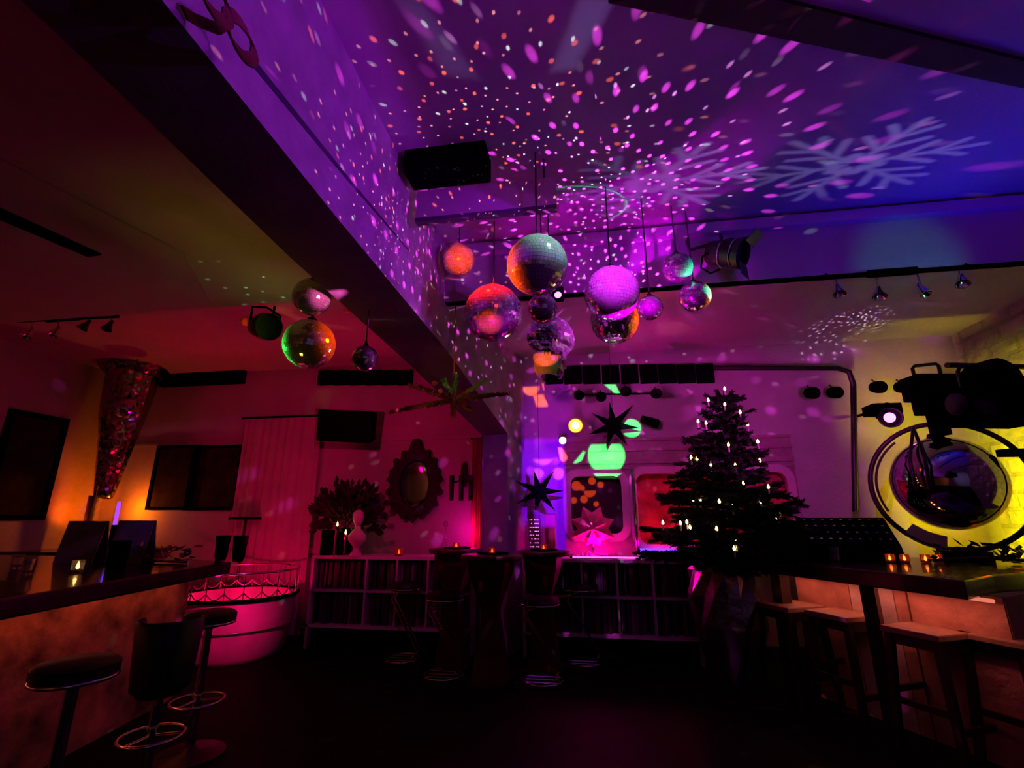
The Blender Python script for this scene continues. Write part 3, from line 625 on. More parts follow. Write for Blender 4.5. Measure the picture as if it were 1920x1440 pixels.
# ================================================================== Christmas tree
tx, ty = 1.17, 4.98
tree = thing('christmas_tree', 'Christmas tree with candle lights between carriage window and right bar', 'christmas tree', (tx, ty, 0))
zt0, ztop = .95, at(1358, 738, Y=ty).z
lean = at(1358, 738, Y=ty).x-tx
def axis(z): return Vector((lean*(z-zt0)/(ztop-zt0), 0, z))
MB().tube([axis(.5), axis(1.4), axis(ztop-.05)], [.045, .03, .008], 8).build('trunk', 'bark', tree)
fol = MB(); tips = []; rt_ = random.Random(11)
def sprig(p0, p1, nl, step):
    d = p1-p0; L = d.length; d.normalize(); n = max(3, int(L/step))
    up = Vector((0, 0, 1)); s = d.cross(up).normalized(); u2 = s.cross(d)
    fol.tube([p0, p1], [.008, .004], 4)
    for i in range(n):
        p = p0+d*(L*(i+.5)/n)
        for k in range(9):
            a = rt_.uniform(0, 2*PI); o = (s*math.cos(a)+u2*math.sin(a)*.7); tip = p+(o*.8+d*.6).normalized()*nl*rt_.uniform(.7, 1.15); w = d.cross(o).normalized()*.009
            fol.add([p-w, p+w, tip], [(0, 1, 2)])
nw = 17
for w in range(nw):
    f = w/(nw-1); z = zt0+.12+(ztop-zt0-.2)*f; Rr = (.62*(1-f)**.8+.09)*rt_.uniform(.8, 1.14); nb = int(15-8*f)
    for k in range(nb):
        a = 2*PI*(k+rt_.random()*.7)/nb+w*.7; Rb = Rr*rt_.uniform(.72, 1.12)
        p0 = axis(z); dr_ = Vector((math.cos(a), math.sin(a), 0)); sag = -.1+.5*f
        p1 = p0+dr_*Rb+Vector((0, 0, Rb*(sag+rt_.uniform(-.16, .16))))
        sprig(p0+dr_*.02, p1, .045, .016); tips.append((p1, f, a))
        for m_ in range(int(3+7*(1-f))):
            g = rt_.uniform(.3, .9); b0 = p0.lerp(p1, g); side = 1 if m_ % 2 else -1
            bd = (dr_*.75+Vector((-dr_.y, dr_.x, 0))*side*.75+Vector((0, 0, rt_.uniform(-.25, .1)))).normalized()
            sprig(b0, b0+bd*Rb*.42*(1.15-g*.5), .042, .016)
for k in range(9):
    a = k*2*PI/9; sprig(axis(ztop-.12), axis(ztop-.12)+Vector((math.cos(a)*.2, math.sin(a)*.2, rt_.uniform(.03, .13))), .04, .014)
sprig(axis(ztop-.15), axis(ztop+.04), .03, .014)
fol.build('foliage', 'fir', tree)
pot = MB(); prof = [(.16, .0), (.2, .1), (.3, .5), (.31, .75), (.28, .95), (.24, 1.0)]
pot.lathe(prof, 18)
for i, v in enumerate(pot.v):
    k = 1+.08*math.sin(i*2.3)+.05*math.cos(i*5.1); pot.v[i] = Vector((v.x*k, v.y*k, v.z))
pot.build('wrapped_stand', 'foil', tree)
lights = [(1359, 731), (1359, 760), (1328, 727+25), (1388, 775), (1309, 788+4), (1324, 795), (1402, 798), (1366, 836), (1296, 860), (1307, 862), (1333, 873), (1379, 875), (1425, 866), (1394, 909), (1441, 915), (1301, 940), (1313, 940), (1349, 943), (1374, 953), (1427, 943), (1462, 957), (1276, 983), (1294, 991), (1344, 994), (1456, 978), (1377, 1031), (1381, 1020), (1243, 982), (1288, 981), (1421, 830)]
cl0 = None
for px, py in lights:
    off = .85*(1-min(1, abs(px-1365)/150.))*min(.62, (py-700)/420.)
    p = at(px, py, Y=ty-off)
    if cl0 is None:
        cl0 = thing('tree_candle', 'warm white electric candle clipped on the Christmas tree', 'candle light', p, 0, 'electric candles on the Christmas tree')
        MB().cyl((0, 0, -.06), (0, 0, -.005), .008, n=8).build('stick', 'shelf', cl0); MB().lathe([(.005, -.01), (.0125, .008), (.0075, .024), (0, .036)], 8).build('bulb', 'bulb', cl0, True)
        MB().box((0, 0, -.063), (.03, .03, .008)).build('clip', 'black', cl0)
    else: dup(cl0, p)
# ================================================================== big chrome ball in a ring
c = math.atan(math.hypot(1775-960, 905-720)/FPX); D = .8; bp = ray(1775, 905)*(D/199/math.sqrt(math.cos(c)))+Vector((0, 0, EYE))
t = thing('chrome_ball', 'very large smooth chrome ball hanging inside the black ring over the right bar', 'mirror ball', bp)
MB().ell((0, 0, 0), (D/2,)*3, 64, 40).build('sphere', 'mirrorsmooth', t, True)
MB().lathe([(.07, D/2-.015), (.06, D/2+.03), (.02, D/2+.05), (0, D/2+.05)], 16).build('cap', 'blackmetal', t, True)
MB().ring((0, 0, D/2+.075), .03, .006, Matrix.Rotation(PI/2, 3, 'X'), 14, 6).build('hook', 'chrome', t, True)
rc = bp+Vector((.0, 0, -.02)); fw = Vector((rc.x, rc.y, 0)).normalized(); qm = (-fw).to_track_quat('Z', 'Y').to_matrix()
fr = thing('ring_frame', 'black steel ring standing on the right bar around the chrome ball', 'ring frame', rc)
MB().ring((0, 0, 0), .545, .022, qm, 64, 10).build('ring', 'blackmetal', fr, True)
MB().ring((0, .0, 0), .5, .01, qm, 64, 8, 2.2, 3.6).build('inner_arc', 'blackmetal', fr, True)
sd = qm @ Vector((1, 0, 0))
if sd.x > 0: sd = -sd
for k in range(2): MB().tube([Vector((0, 0, .53))+sd*(.14-.0*k)+fw*(-.02), Vector((0, 0, .2))+sd*(.2-.1*k)-fw*.43, Vector((0, 0, -.06))+sd*(.2-.09*k)-fw*.44], .014).build('strut', 'blackmetal', fr, True)
MB().box(sd*-.5+Vector((0, 0, .24)), (.3, .08, .06)).build('clamp', 'black', fr)
g = MB(); g.lathe([(.44, 0), (.56, 0), (.56, .02), (.44, .02)], 10, qm, sd*.0, a0=-2.3 if (qm @ Vector((math.cos(-2.3), math.sin(-2.3), 0))).dot(sd) > 0 else -1.6, a1=-1.75 if (qm @ Vector((math.cos(-2.3), math.sin(-2.3), 0))).dot(sd) > 0 else -.85); g.build('bolt_plate', 'shelf', fr)
MB().box((0, 0, -.6), (.34, .16, .1)).build('foot', 'black', fr)
MB().tube([Vector((0, 0, .52)), Vector((.05, 0, .47)), Vector((.0, 0, .44)), Vector((-.03, 0, .49))], .006).build('wire', 'blackmetal', fr)
# ================================================================== things on the right bar
ZT = 1.06
def on_bar(px, py): 
    v = at(px, py, Z=ZT); return v
def candle_glass(p, label, grp, m='redglass', f='flame', r=.035, h=.07):
    t = thing('candle_glass', label, 'candle', p, 0, grp)
    MB().lathe([(r*.85, 0), (r, h*.15), (r, h), (r*.9, h), (r*.9, h*.2), (0, h*.15)], 18).build('glass', m, t, True)
    MB().cyl((0, 0, h*.16), (0, 0, h*.35), r*.75, n=14).build('candle', 'shelf', t); MB().lathe([(.004, h*.36), (.011, h*.5), (.006, h*.75), (0, h*.95)], 8).build('flame', f, t, True)
    return t
for (px, py), lab in (((1663, 1024), 'lone candle glass on the right bar left of the chrome ball'), ((1696, 1053), 'left one of two bright candle glasses at the front of the right bar'), ((1736, 1055), 'right one of two bright candle glasses at the front of the right bar'), ((1759, 1053), 'small dim candle glass right of the bright pair')):
    v = on_bar(px, py); v = at(px, py-4, Y=min(v.y, 4.6)) if v.y > 4.6 else v
    if v.z > ZT+.01: v.z = ZT
    candle_glass((v.x, v.y, ZT), lab, 'candle glasses on the right bar')
v = Vector((2.25, 4.75, ZT)); v = at(1592, 1030, Y=4.95); v.z = ZT
t = thing('mixing_console', 'black mixing console with many small knobs at the back of the right bar', 'mixing console', v, -.15)
MB().hexa([(-.36, -.16, 0), (.36, -.16, 0), (.36, .16, 0), (-.36, .16, 0)], [(-.36, -.12, .12), (.36, -.12, .12), (.36, .14, .36), (-.36, .14, .36)]).build('body', 'black', t, bevel=.008)
k_ = None
for i in range(9):
    for j in range(4):
        o = MB().cyl((0, 0, 0), (0, -.011, .02), .012, n=8).build('knob', 'chrome', t) if k_ is None else k_.copy()
        if k_ is not None: COL.objects.link(o); o.parent = t
        k_ = k_ or o; f = (j+.7)/4.4; o.location = (-.3+.075*i, -.12+.26*f, .12+.24*f)
for (px, py), lab, m in (((1520, 1003), 'left one of two small white-lit bottles at the left end of the right bar', 'whitelamp'), ((1532, 1001), 'right one of two small white-lit bottles at the left end of the right bar', 'whitelamp')):
    v = at(px, py, Y=4.9); v.z = ZT; t = thing('small_bottle', lab, 'bottle', v, 0, 'small lit bottles')
    MB().lathe([(.016, 0), (.018, .02), (.018, .05), (.008, .07), (.008, .1), (0, .1)], 12).build('glass', 'glassware', t, True); MB().cyl((0, 0, .1), (0, 0, .125), .009, n=8).build('cap', 'shelf', t); MB().ell((0, 0, .06), (.012, .012, .035), 8, 6).build('glow', m, t, True)
v = at(1560, 1015, Y=4.6); v.z = ZT; t = thing('drinking_glass', 'clear glass beside the lit bottles on the right bar', 'glass', v)
MB().lathe([(.03, 0), (.034, .01), (.038, .12), (.035, .12), (.03, .02), (0, .015)], 18).build('bowl', 'glassware', t, True); MB().lathe([(.0, .016), (.029, .018), (.032, .06), (0, .06)], 14).build('drink', 'redglass', t, True)
v = at(1478, 1010, Y=5.25); v.z = ZT
t = thing('desk_fan_cover', 'rounded black hood standing on the bar end behind the tree', 'hood', v); t.name = 'black_hood'
MB().lathe([(.22, 0), (.23, .1), (.18, .25), (.08, .33), (0, .34)], 24).build('shell', 'black', t, True); MB().cyl((0, 0, .33), (0, 0, .37), .03, n=10).build('knob', 'blackmetal', t)
rl = random.Random(5)
t = thing('leaf_garland', 'dark leafy garland lying under the chrome ball on the right bar', 'garland', (bp.x-.05, bp.y-.3, ZT))
mb = MB()
for i in range(70):
    x = rl.uniform(-.35, .35); p = Vector((x, rl.uniform(-.1, .1), rl.uniform(.02, .16)*(1-abs(x)))); a = rl.uniform(0, 6.3); d = Vector((math.cos(a), math.sin(a)*.6, rl.uniform(-.2, .9))).normalized()*.09; s = d.cross(Vector((0, .3, 1))).normalized()*.03
    mb.add([p, p+d*.5+s, p+d, p+d*.5-s], [(0, 1, 2, 3)])
mb.build('leaves', 'leaf', t); MB().tube([(-.36, 0, .03), (0, .03, .05), (.36, 0, .03)], .012).build('stem', 'bark', t)
# ================================================================== left back corner
# mirrored tapering column
mc = at(252, 690, Y=5.5); cz = ZC
col = thing('mirrored_column', 'tapering mirror-mosaic column hanging from the ceiling at far left, lit orange from below', 'mirrored column', (mc.x, 5.5, 0))
k = mpp(Vector((mc.x, 5.5, 2.4))); zb_ = at(212, 932, Y=5.5).z
mb = MB(); prof = [(.2, zb_), (.3, zb_+.3), (.42, zb_+.75), (.5, zb_+1.1), (.6, cz-.12), (.75, cz-.06), (.8, cz-.005)]
prof = [(r*.5, z) for r, z in prof]
mb.lathe(prof, 14)
rj = random.Random(4)
for i, v in enumerate(mb.v): mb.v[i] = Vector((v.x*(1+rj.uniform(-.1, .1))-.02*(cz-v.z), v.y*(1+rj.uniform(-.1, .1)), v.z+(rj.uniform(-.04, .04) if v.z < cz-.1 else 0)))
mb.build('mosaic_body', 'mosaic', col)
MB().cyl((-.2, 0, 1.05), (-.18, 0, zb_+.02), .035, .06).build('stem', 'darkwood', col)
t = thing('light_tube', 'slim violet glowing tube under the mirrored column', 'lamp', (at(218, 970, Y=5.36).x, 5.36, 1.33)); 
MB().cyl((0, 0, 0), (0, 0, .28), .02).build('tube', 'violetlamp', t, True); MB().cyl((0, 0, -.28), (0, 0, .0), .03).build('socket', 'black', t)
# side cabinet the lamp and the cards stand on
t = thing('side_cabinet', 'low dark cabinet under the mirrored column in the left corner', 'cabinet', (-6.1, 5.35, 0))
MB().box((0, 0, .5), (1.2, 1.0, 1.0)).build('body', 'darkwood', t); MB().box((0, 0, 1.02), (1.26, 1.06, .04)).build('top', 'counter', t)
for s in (-1, 1): MB().box((s*.29, -.51, .52), (.54, .02, .86)).build('door', 'darkwood', t)
# pictures
def picture(px0, px1, py0, py1, label, Y=YB-.02):
    a_, b_ = at(px0, py0, Y=Y), at(px1, py1, Y=Y); w, h = b_.x-a_.x, a_.z-b_.z
    t = thing('picture', label, 'picture', ((a_.x+b_.x)/2, Y, (a_.z+b_.z)/2))
    plate('frame', [(-w/2, -h/2), (w/2, -h/2), (w/2, h/2), (-w/2, h/2)], [[(-w/2+.04, -h/2+.04), (w/2-.04, -h/2+.04), (w/2-.04, h/2-.04), (-w/2+.04, h/2-.04)]], .04, 'black', t)
    MB().box((0, .006, 0), (w-.06, .015, h-.06)).build('print', 'photo', t)
picture(297, 360, 836, 956, 'dark framed picture on the orange-lit wall right of the mirrored column')
picture(366, 440, 836, 957, 'dark framed picture left of the curtain, second from the mirrored column')
pa_, pb_ = at(20, 766, X=XL+.03), at(130, 783, X=XL+.03); zlo = at(97, 975, X=XL+.03).z
t = thing('picture', 'large black-framed picture hanging on the left wall', 'picture', (XL+.03, (pa_.y+pb_.y)/2, (pa_.z+zlo)/2), PI/2)
w, h = abs(pb_.y-pa_.y), pa_.z-zlo
plate('frame', [(-w/2, -h/2), (w/2, -h/2), (w/2, h/2), (-w/2, h/2)], [[(-w/2+.06, -h/2+.06), (w/2-.06, -h/2+.06), (w/2-.06, h/2-.06), (-w/2+.06, h/2-.06)]], .05, 'black', t)
MB().box((0, .008, 0), (w-.1, .02, h-.1)).build('print', 'photo', t)
# curtain
xa, xb = at(444, 900, Y=5.88).x, at(592, 900, Y=5.88).x; zt_ = at(480, 785, Y=5.88).z
mb = MB(); N = 90; pts = []
for i in range(N+1):
    f = i/N; pts.append((xa+(xb-xa)*f, 5.885+.008*math.sin(f*62)+.006*math.sin(f*27)))
mb.add([(x, y, .05) for x, y in pts]+[(x, y, zt_) for x, y in pts]+[(x, y+.015, .05) for x, y in pts]+[(x, y+.015, zt_) for x, y in pts], [(i, i+1, N+2+i, N+1+i) for i in range(N)]+[(2*N+2+i, 3*N+3+i, 3*N+4+i, 2*N+3+i) for i in range(N)])
t = thing('curtain', 'crimson-lit pleated curtain left of the cube shelf', 'curtain'); o = mb.build('cloth', 'curtain', t, True); MB().cyl((xa-.05, 5.87, zt_+.01), (xb+.03, 5.87, zt_+.01), .015).build('rod', 'black', t)
# loudspeaker on the wall
c_ = at(652, 798, Y=5.6); t = thing('loudspeaker', 'black loudspeaker tilted on the back wall above the potted plant', 'loudspeaker', c_, .1)
o = MB().hexa([(-.33, -.15, -.2), (.36, -.15, -.2), (.3, .2, -.17), (-.25, .2, -.17)], [(-.33, -.15, .19), (.36, -.15, .19), (.3, .2, .17), (-.25, .2, .17)]).build('cabinet', 'black', t, bevel=.01); o.rotation_euler = (.2, .06, 0)
o = MB().box((.015, -.158, -.005), (.62, .012, .33)).build('grille', 'black', t); o.rotation_euler = (.2, .06, 0)
MB().cyl((0, .15, 0), (0, .36, .0), .03).build('bracket', 'black', t)
# ornate oval mirror
c_ = at(777, 907, Y=5.9); t = thing('oval_mirror', 'oval mirror in a dark ornate carved frame on the back wall', 'mirror', c_)
q = Matrix.Rotation(PI/2, 3, 'X'); mb = MB(); rr = random.Random(2); N = 64; vs = []
for i in range(N):
    a = 2*PI*i/N; x, z = math.cos(a), math.sin(a); bump = .05*abs(math.sin(a*7))+.025*math.sin(a*19)
    top_ = .14*math.exp(-((a-PI/2)/.25)**2)
    for rx, rz, y in ((.205, .3, .03), (.2, .295, -.03), (.26, .36, -.06), (.31+bump, .4+bump+top_, -.04), (.32+bump, .41+bump+top_, .03)):
        vs.append((x*rx, y, z*rz))
mb.add(vs, [(i*5+k, ((i+1) % N)*5+k, ((i+1) % N)*5+(k+1) % 5, i*5+(k+1) % 5) for i in range(N) for k in range(5)])
mb.build('frame', 'ornate', t, True)
MB().ell((0, .02, 0), (.206, .022, .3), 40, 16).build('mirror_glass', 'mirrorsmooth', t, True)
# wall sconce
c_ = at(869, 905, Y=5.88); t = thing('wall_sconce', 'dark wall sconce with three drop arms beside the column', 'wall lamp', c_)
MB().ell((0, .04, .1), (.05, .03, .16), 14, 10).build('backplate', 'ornate', t, True)
for s in (-1, 0, 1): MB().tube([(0, 0, .05), (s*.08, -.08, 0), (s*.12, -.1, .06)], .012).build('arm', 'ornate', t); MB().cyl((s*.12, -.1, -.22), (s*.12, -.1, .08), .028, .032, 10).build('candle_tube', 'blackmetal', t, True)
# red curtain strip at the column
xa, xb = at(884, 900, Y=5.8).x, -1.28
mb = MB(); N = 24
pts = [(xa+(xb-xa)*i/N, 5.82+.025*math.sin(i*1.4)) for i in range(N+1)]; zc_ = at(890, 822, Y=5.82).z; zb2 = zt
mb.add([(x, y, zb2) for x, y in pts]+[(x*1.0+(.0 if i else 0), y, zc_) for i, (x, y) in enumerate(pts)]+[(x, y+.012, zb2) for x, y in pts]+[(x, y+.012, zc_) for x, y in pts], [(i, i+1, N+2+i, N+1+i) for i in range(N)]+[(2*N+2+i, 3*N+3+i, 3*N+4+i, 2*N+3+i) for i in range(N)])
t = thing('drape', 'narrow red drape lit from below beside the column', 'drape', (0, 0, 0)); mb.build('cloth', 'redcurtain', t, True); MB().cyl((xa-.03, 5.84, zc_), (xb, 5.84, zc_), .012).build('rod', 'black', t)
# things on the left cube shelf
def onshelf(px, Y=5.62): v = at(px, 1035, Y=Y); v.z = zt; return v
t = thing('potted_plant', 'dark bushy plant in a tall pot on the left end of the cube shelf', 'plant', onshelf(645, 5.71))
MB().lathe([(.07, 0), (.08, .02), (.1, .3), (.09, .3), (.06, .28), (0, .28)], 18).build('pot', 'black', t, True)
mb = MB(); rp = random.Random(8)
for i in range(420):
    a = rp.uniform(0, 2*PI); e = rp.uniform(-.45, 1.35); R_ = rp.uniform(.12, .42)
    p = Vector((R_*math.cos(a)*math.cos(e)*1.15, R_*math.sin(a)*math.cos(e)*.45, .42+R_*math.sin(e)*1.0)); d = (p-Vector((0, 0, .3))).normalized()*rp.uniform(.08, .13); s = d.cross(Vector((rp.uniform(-1, 1), 1, .2)))*.034 if False else d.cross(Vector((.3, 1, .2))).normalized()*.036
    p.y = min(p.y, .05)
    mb.add([p, p+d*.5+s, p+d, p+d*.5-s], [(0, 1, 2, 3)])
mb.build('leaves', 'leaf', t)
mb = MB()
for i in range(9): a = i*.7; mb.tube([(0, 0, .25), (.08*math.cos(a), .06*math.sin(a), .45), (.28*math.cos(a), .1*math.sin(a), .62)], .006, 5)
mb.build('stems', 'bark', t)
t = thing('bust', 'pale bust statue in front of the plant on the cube shelf', 'statue', onshelf(667, 5.5), .6)
mb = MB(); mb.lathe([(.075, 0), (.07, .02), (.035, .05), (.03, .09), (.055, .12), (.1, .17), (.105, .22), (.06, .27), (.035, .3), (.035, .33)], 20); mb.build('torso', 'bust', t, True)
mb = MB(); mb.ell((0, 0, .41), (.058, .07, .085), 18, 14); mb.ell((0, -.068, .4), (.012, .02, .022), 8, 6); mb.ell((0, -.06, .372), (.022, .012, .008), 8, 5)
for s in (-1, 1): mb.ell((s*.024, -.06, .42), (.012, .008, .008), 8, 5)
mb.build('head', 'bust', t, True); MB().ell((0, .02, .44), (.066, .07, .075), 16, 10).build('hair', 'bust', t, True)
for px, h, r, lab, m in ((612, .28, .075, 'black cylinder vase at the left end of the cube shelf', 'black'), (638, .22, .06, 'dark vase between the cylinder vase and the bust', 'black')):
    t = thing('vase', lab, 'vase', onshelf(px, 5.56), 0); MB().lathe([(r*.9, 0), (r, .02), (r, h), (r*.88, h), (r*.85, .03), (0, .03)], 20).build('body', m, t, True); MB().lathe([(r*.7, .03), (r*.86, .05), (r*.86, h*.4), (0, h*.4)], 14).build('filling', 'darkwood', t)
for px, py, lab in ((628, 985, 'candle lamp with warm flame on a stem left of the bust'), (645, 1000, 'warm glowing candle in front of the dark vase')):
    b = onshelf(px, 5.5); v = at(px, py, Y=5.5); h = v.z-b.z
    t = thing('candlestick', lab, 'candle', b, 0, 'candles at the bust')
    MB().lathe([(.03, 0), (.03, .01), (.008, .02), (.008, h-.06), (.022, h-.04), (.022, h-.01), (0, h-.01)], 14).build('holder', 'chrome', t, True); MB().lathe([(.005, h-.01), (.013, h+.005), (.006, h+.03), (0, h+.045)], 8).build('flame', 'flame', t, True)
candle_glass(onshelf(748, 5.52), 'square orange candle glass on the cube shelf below the oval mirror', None, 'redglass', 'redflame', .05, .08)
t = thing('glass_decanter', 'tall pink-lit glass bottle on the cube shelf left of the column', 'bottle', onshelf(834, 5.65))
MB().lathe([(.035, 0), (.04, .02), (.03, .12), (.014, .2), (.012, .3), (.02, .31), (0, .31)], 18).build('bottle', 'glassware', t, True); MB().ell((0, 0, .35), (.03, .03, .035), 10, 8).build('stopper', 'glassware', t)
# candles on the high tables
for (v, r), w in zip(tabs, ('left', 'front', 'right')):
    candle_glass((v.x+.01, v.y-.03, v.z), 'small red candle glass on the %s high table' % w, 'red candle glasses on the high tables', 'redglass', 'redflame', .032, .065)
    t = thing('tray', 'dark flat coaster plate under the candle on the %s high table' % w, 'plate', (v.x+.0, v.y+.06, v.z), 0, 'plates on the high tables'); MB().lathe([(.05, 0), (r*.5, .006), (r*.52, .014), (r*.45, .01), (0, .006)], 20).build('dish', 'black', t, True)
# ================================================================== round tub table
c_ = Vector((-3.92, 5.22, 0)); t = thing('tub_table', 'round pink-lit tub with a wire rail in the left back corner', 'tub', c_)
R_ = .6
MB().lathe([(.5, 0), (.54, .05), (.58, .35), (.6, .6), (.55, .6), (.53, .4), (.5, .12), (0, .1)], 40).build('tub', 'tub', t, True)
MB().ring((0, 0, .6), R_+.01, .018, n=56).build('rim', 'black', t, True)
MB().ring((0, 0, .86), R_+.0, .012, n=56).build('top_rail', 'chrome', t, True)
for i in range(22):
    a = 2*PI*i/22; MB().cyl((R_*math.cos(a), R_*math.sin(a), .6), (R_*math.cos(a), R_*math.sin(a), .86), .006, n=6).build('baluster', 'chrome', t)
mb = MB()
for i in range(22):
    a0 = 2*PI*i/22; pts = []
    for k in range(9):
        u = k/8; a = a0+u*2*PI/22; pts.append(Vector((R_*math.cos(a), R_*math.sin(a), .68-.06*math.sin(PI*u))))
    mb.tube(pts, .006, 5)
mb.build('scallops', 'chrome', t)
MB().ring((0, 0, .3), .585, .006, n=40).build('hoop', 'chrome', t, True)
t = thing('pedestal_stand', 'thin stand with a small black top behind the tub', 'stand', at(457, 1000, Y=5.8).xy.to_3d())
h = at(457, 972, Y=5.8).z; MB().box((0, 0, h), (.34, .2, .03)).build('top', 'black', t); MB().cyl((0, 0, .02), (0, 0, h), .015).build('pole', 'blackmetal', t); MB().lathe([(.08, 0), (.08, .015), (.02, .03), (0, .03)], 18).build('foot', 'black', t)
for px, Yc, lab in ((413, 4.05, 'left tapered black pot at the far end of the left counter'), (446, 4.0, 'right tapered black pot at the far end of the left counter')):
    v = at(px, 1050, Y=Yc); t = thing('black_pot', lab, 'pot', (v.x, Yc, 1.05), 0, 'tapered pots at the counter end'); h = at(px, 1004, Y=Yc).z-1.05
    MB().lathe([(.04, 0), (.042, .01), (.062, h), (.055, h), (.05, .03), (0, .03)], 20).build('body', 'black', t, True); MB().lathe([(0, h*.85), (.052, h*.85)], 16).build('filling', 'bark', t)
# ================================================================== things on the left counter
def onl(px, py): v = at(px, py, Z=1.05); return v
candle_glass(onl(143, 1075), 'dark candle glass with a warm flame on the left counter', None, 'glassware', 'flame', .04, .085)
def card(px0, px1, py0, py1, Y, lab, rz=0):
    a_, b_ = at(px0, py0, Y=Y), at(px1, py1, Y=Y); w, h = b_.x-a_.x, a_.z-1.05
    t = thing('menu_card', lab, 'menu card', ((a_.x+b_.x)/2, Y, 1.05), rz, 'menu cards on the left counter')
    for s, n_ in ((1, 'front_leaf'), (-1, 'back_leaf')): MB().hexa([(-w/2, -.06*s, 0), (w/2, -.06*s, 0), (w/2, -.06*s-.006*s, 0), (-w/2, -.06*s-.006*s, 0)], [(-w/2, -.004*s, h), (w/2, -.004*s, h), (w/2, -.01*s, h), (-w/2, -.01*s, h)]).build(n_, 'panelwood', t)
card(132, 192, 977, 1030, 3.7, 'dark red standing menu card left of the black pot'); card(226, 282, 976, 1030, 3.75, 'violet-lit standing menu card right of the black pot')
v = at(221, 1045, Y=3.3); v.z = 1.05
t = thing('black_pot', 'black cylindrical pot on the left counter below the mirrored column', 'pot', v)
MB().lathe([(.055, 0), (.06, .01), (.068, .2), (.06, .2), (.052, .03), (0, .03)], 20).build('body', 'black', t, True); MB().lathe([(0, .17), (.058, .17)], 16).build('soil', 'bark', t)
for px, py, lab in ((30, 1066, 'wine glass lying in the dark at the left end of the left counter'), (50, 1078, 'empty tumbler beside the dark candle glass on the left counter')):
    v = onl(px, py); t = thing('drinking_glass', lab, 'glass', v, 0, 'glasses on the left counter')
    MB().lathe([(.03, 0), (.032, .005), (.036, .1), (.033, .1), (.028, .012), (0, .01)], 18).build('bowl', 'glassware', t, True); MB().lathe([(0, .013), (.026, .014), (.028, .03), (0, .03)], 12).build('drink', 'redglass', t, True)
t = thing('foil_garland', 'crumpled shiny foil garland on the left counter right of the black pot', 'garland', (at(300, 1040, Y=3.75).x, 3.75, 1.05))
rf_ = random.Random(3); mb = MB()
for i in range(60):
    x = rf_.uniform(-.3, .3); p = Vector((x, rf_.uniform(-.1, .1), rf_.uniform(.0, .14))); d = Vector((rf_.uniform(-1, 1), rf_.uniform(-1, 1), rf_.uniform(-.1, .5))).normalized()*.06; s = d.cross(Vector((rf_.random(), rf_.random(), 1))).normalized()*.025
    p.z = max(p.z, .02); mb.add([p, p+d+s, p+d*1.5, p+d-s], [(0, 1, 2, 3)])
mb.build('foil_leaves', 'foil', t); MB().tube([(-.3, 0, .015), (0, .02, .015), (.3, -.02, .015)], .01).build('wire', 'chrome', t)
t = thing('ashtray', 'small flat orange-lit dish left of the black pot', 'dish', onl(178, 1052)); MB().lathe([(.05, 0), (.07, .02), (.065, .02), (.045, .006), (0, .006)], 20).build('dish', 'shelf', t, True); MB().cyl((-.02, 0, .012), (.06, .02, .024), .006, n=6).build('match', 'amber', t)
# ================================================================== decorations
def pstar(px, py, Y, R_, n, rot, depth, label, m='black', cord=True, zc=ZC, seedr=1):
    c_ = at(px, py, Y=Y); t = thing('paper_star', label, 'paper star', c_, 0, 'black paper stars'); rs = random.Random(seedr)
    vs = [(0, -depth, 0), (0, depth, 0)]
    for i in range(n*2):
        a = rot+PI*i/n; r = R_*(rs.uniform(.88, 1.12) if i % 2 == 0 else .3); vs.append((r*math.cos(a), 0, r*math.sin(a)))
    fs = []
    for i in range(n*2): fs += [(0, 2+i, 2+(i+1) % (2*n)), (1, 2+(i+1) % (2*n), 2+i)]
    MB().add(vs, fs).build('star_body', m, t)
    if cord: MB().cyl((0, 0, 0), (0, 0, zc-c_.z), .003, n=5).build('cord', 'blackmetal', t)
    return t
pstar(1011, 922, 5.7, .29, 7, PI/2+.25, .07, 'black seven-pointed paper star in the violet niche beside the column')
pstar(1150, 798, 5.55, .31, 7, PI/2+.1, .1, 'black paper star hanging above the carriage window', seedr=4)
c_ = at(1111, 991, Y=5.66); t = thing('glass_flower', 'large pink-lit glass flower standing at the carriage window', 'flower ornament', c_)
for k in range(8):
    a = 2*PI*k/8+PI/8; d = Vector((math.cos(a), 0, math.sin(a))); s = Vector((-d.z, 0, d.x)); L = .26
    if d.z < -.8: L = .2
    MB().add([Vector((0, -.05, 0)), d*L*.55+s*.075+Vector((0, -.01, 0)), d*L+Vector((0, .0, 0)), d*L*.55-s*.075+Vector((0, -.01, 0)), d*L*.55+Vector((0, -.045, 0)), d*L*.5+Vector((0, .02, 0))], [(0, 1, 4), (1, 2, 4), (2, 3, 4), (3, 0, 4), (0, 5, 1), (1, 5, 2), (2, 5, 3), (3, 5, 0)]).build('petal', 'petal', t)
MB().ell((0, -.05, 0), (.03, .02, .03), 12, 8).build('center', 'petal', t, True); MB().cyl((0, 0, 0), (0, .02, zt-c_.z), .012).build('stem', 'chrome', t)
t = thing('angel_hair', 'heap of pink-lit shiny tinsel under the glass flower on the shelf', 'tinsel', (c_.x, 5.56, zt)); mb = MB(); ra_ = random.Random(6)
for i in range(60):
    p = Vector((ra_.gauss(0, .15), ra_.uniform(-.07, .07), .01)); mb.tube([p, p+Vector((ra_.uniform(-.05, .05), ra_.uniform(-.03, .03), ra_.uniform(.02, .07))), p+Vector((ra_.uniform(-.08, .08), 0, .01))], .003, 4)
o = mb.build('strands', 'foil', t); o['kind'] = 'stuff'; MB().box((0, 0, .004), (.5, .15, .008)).build('mat', 'foil', t)
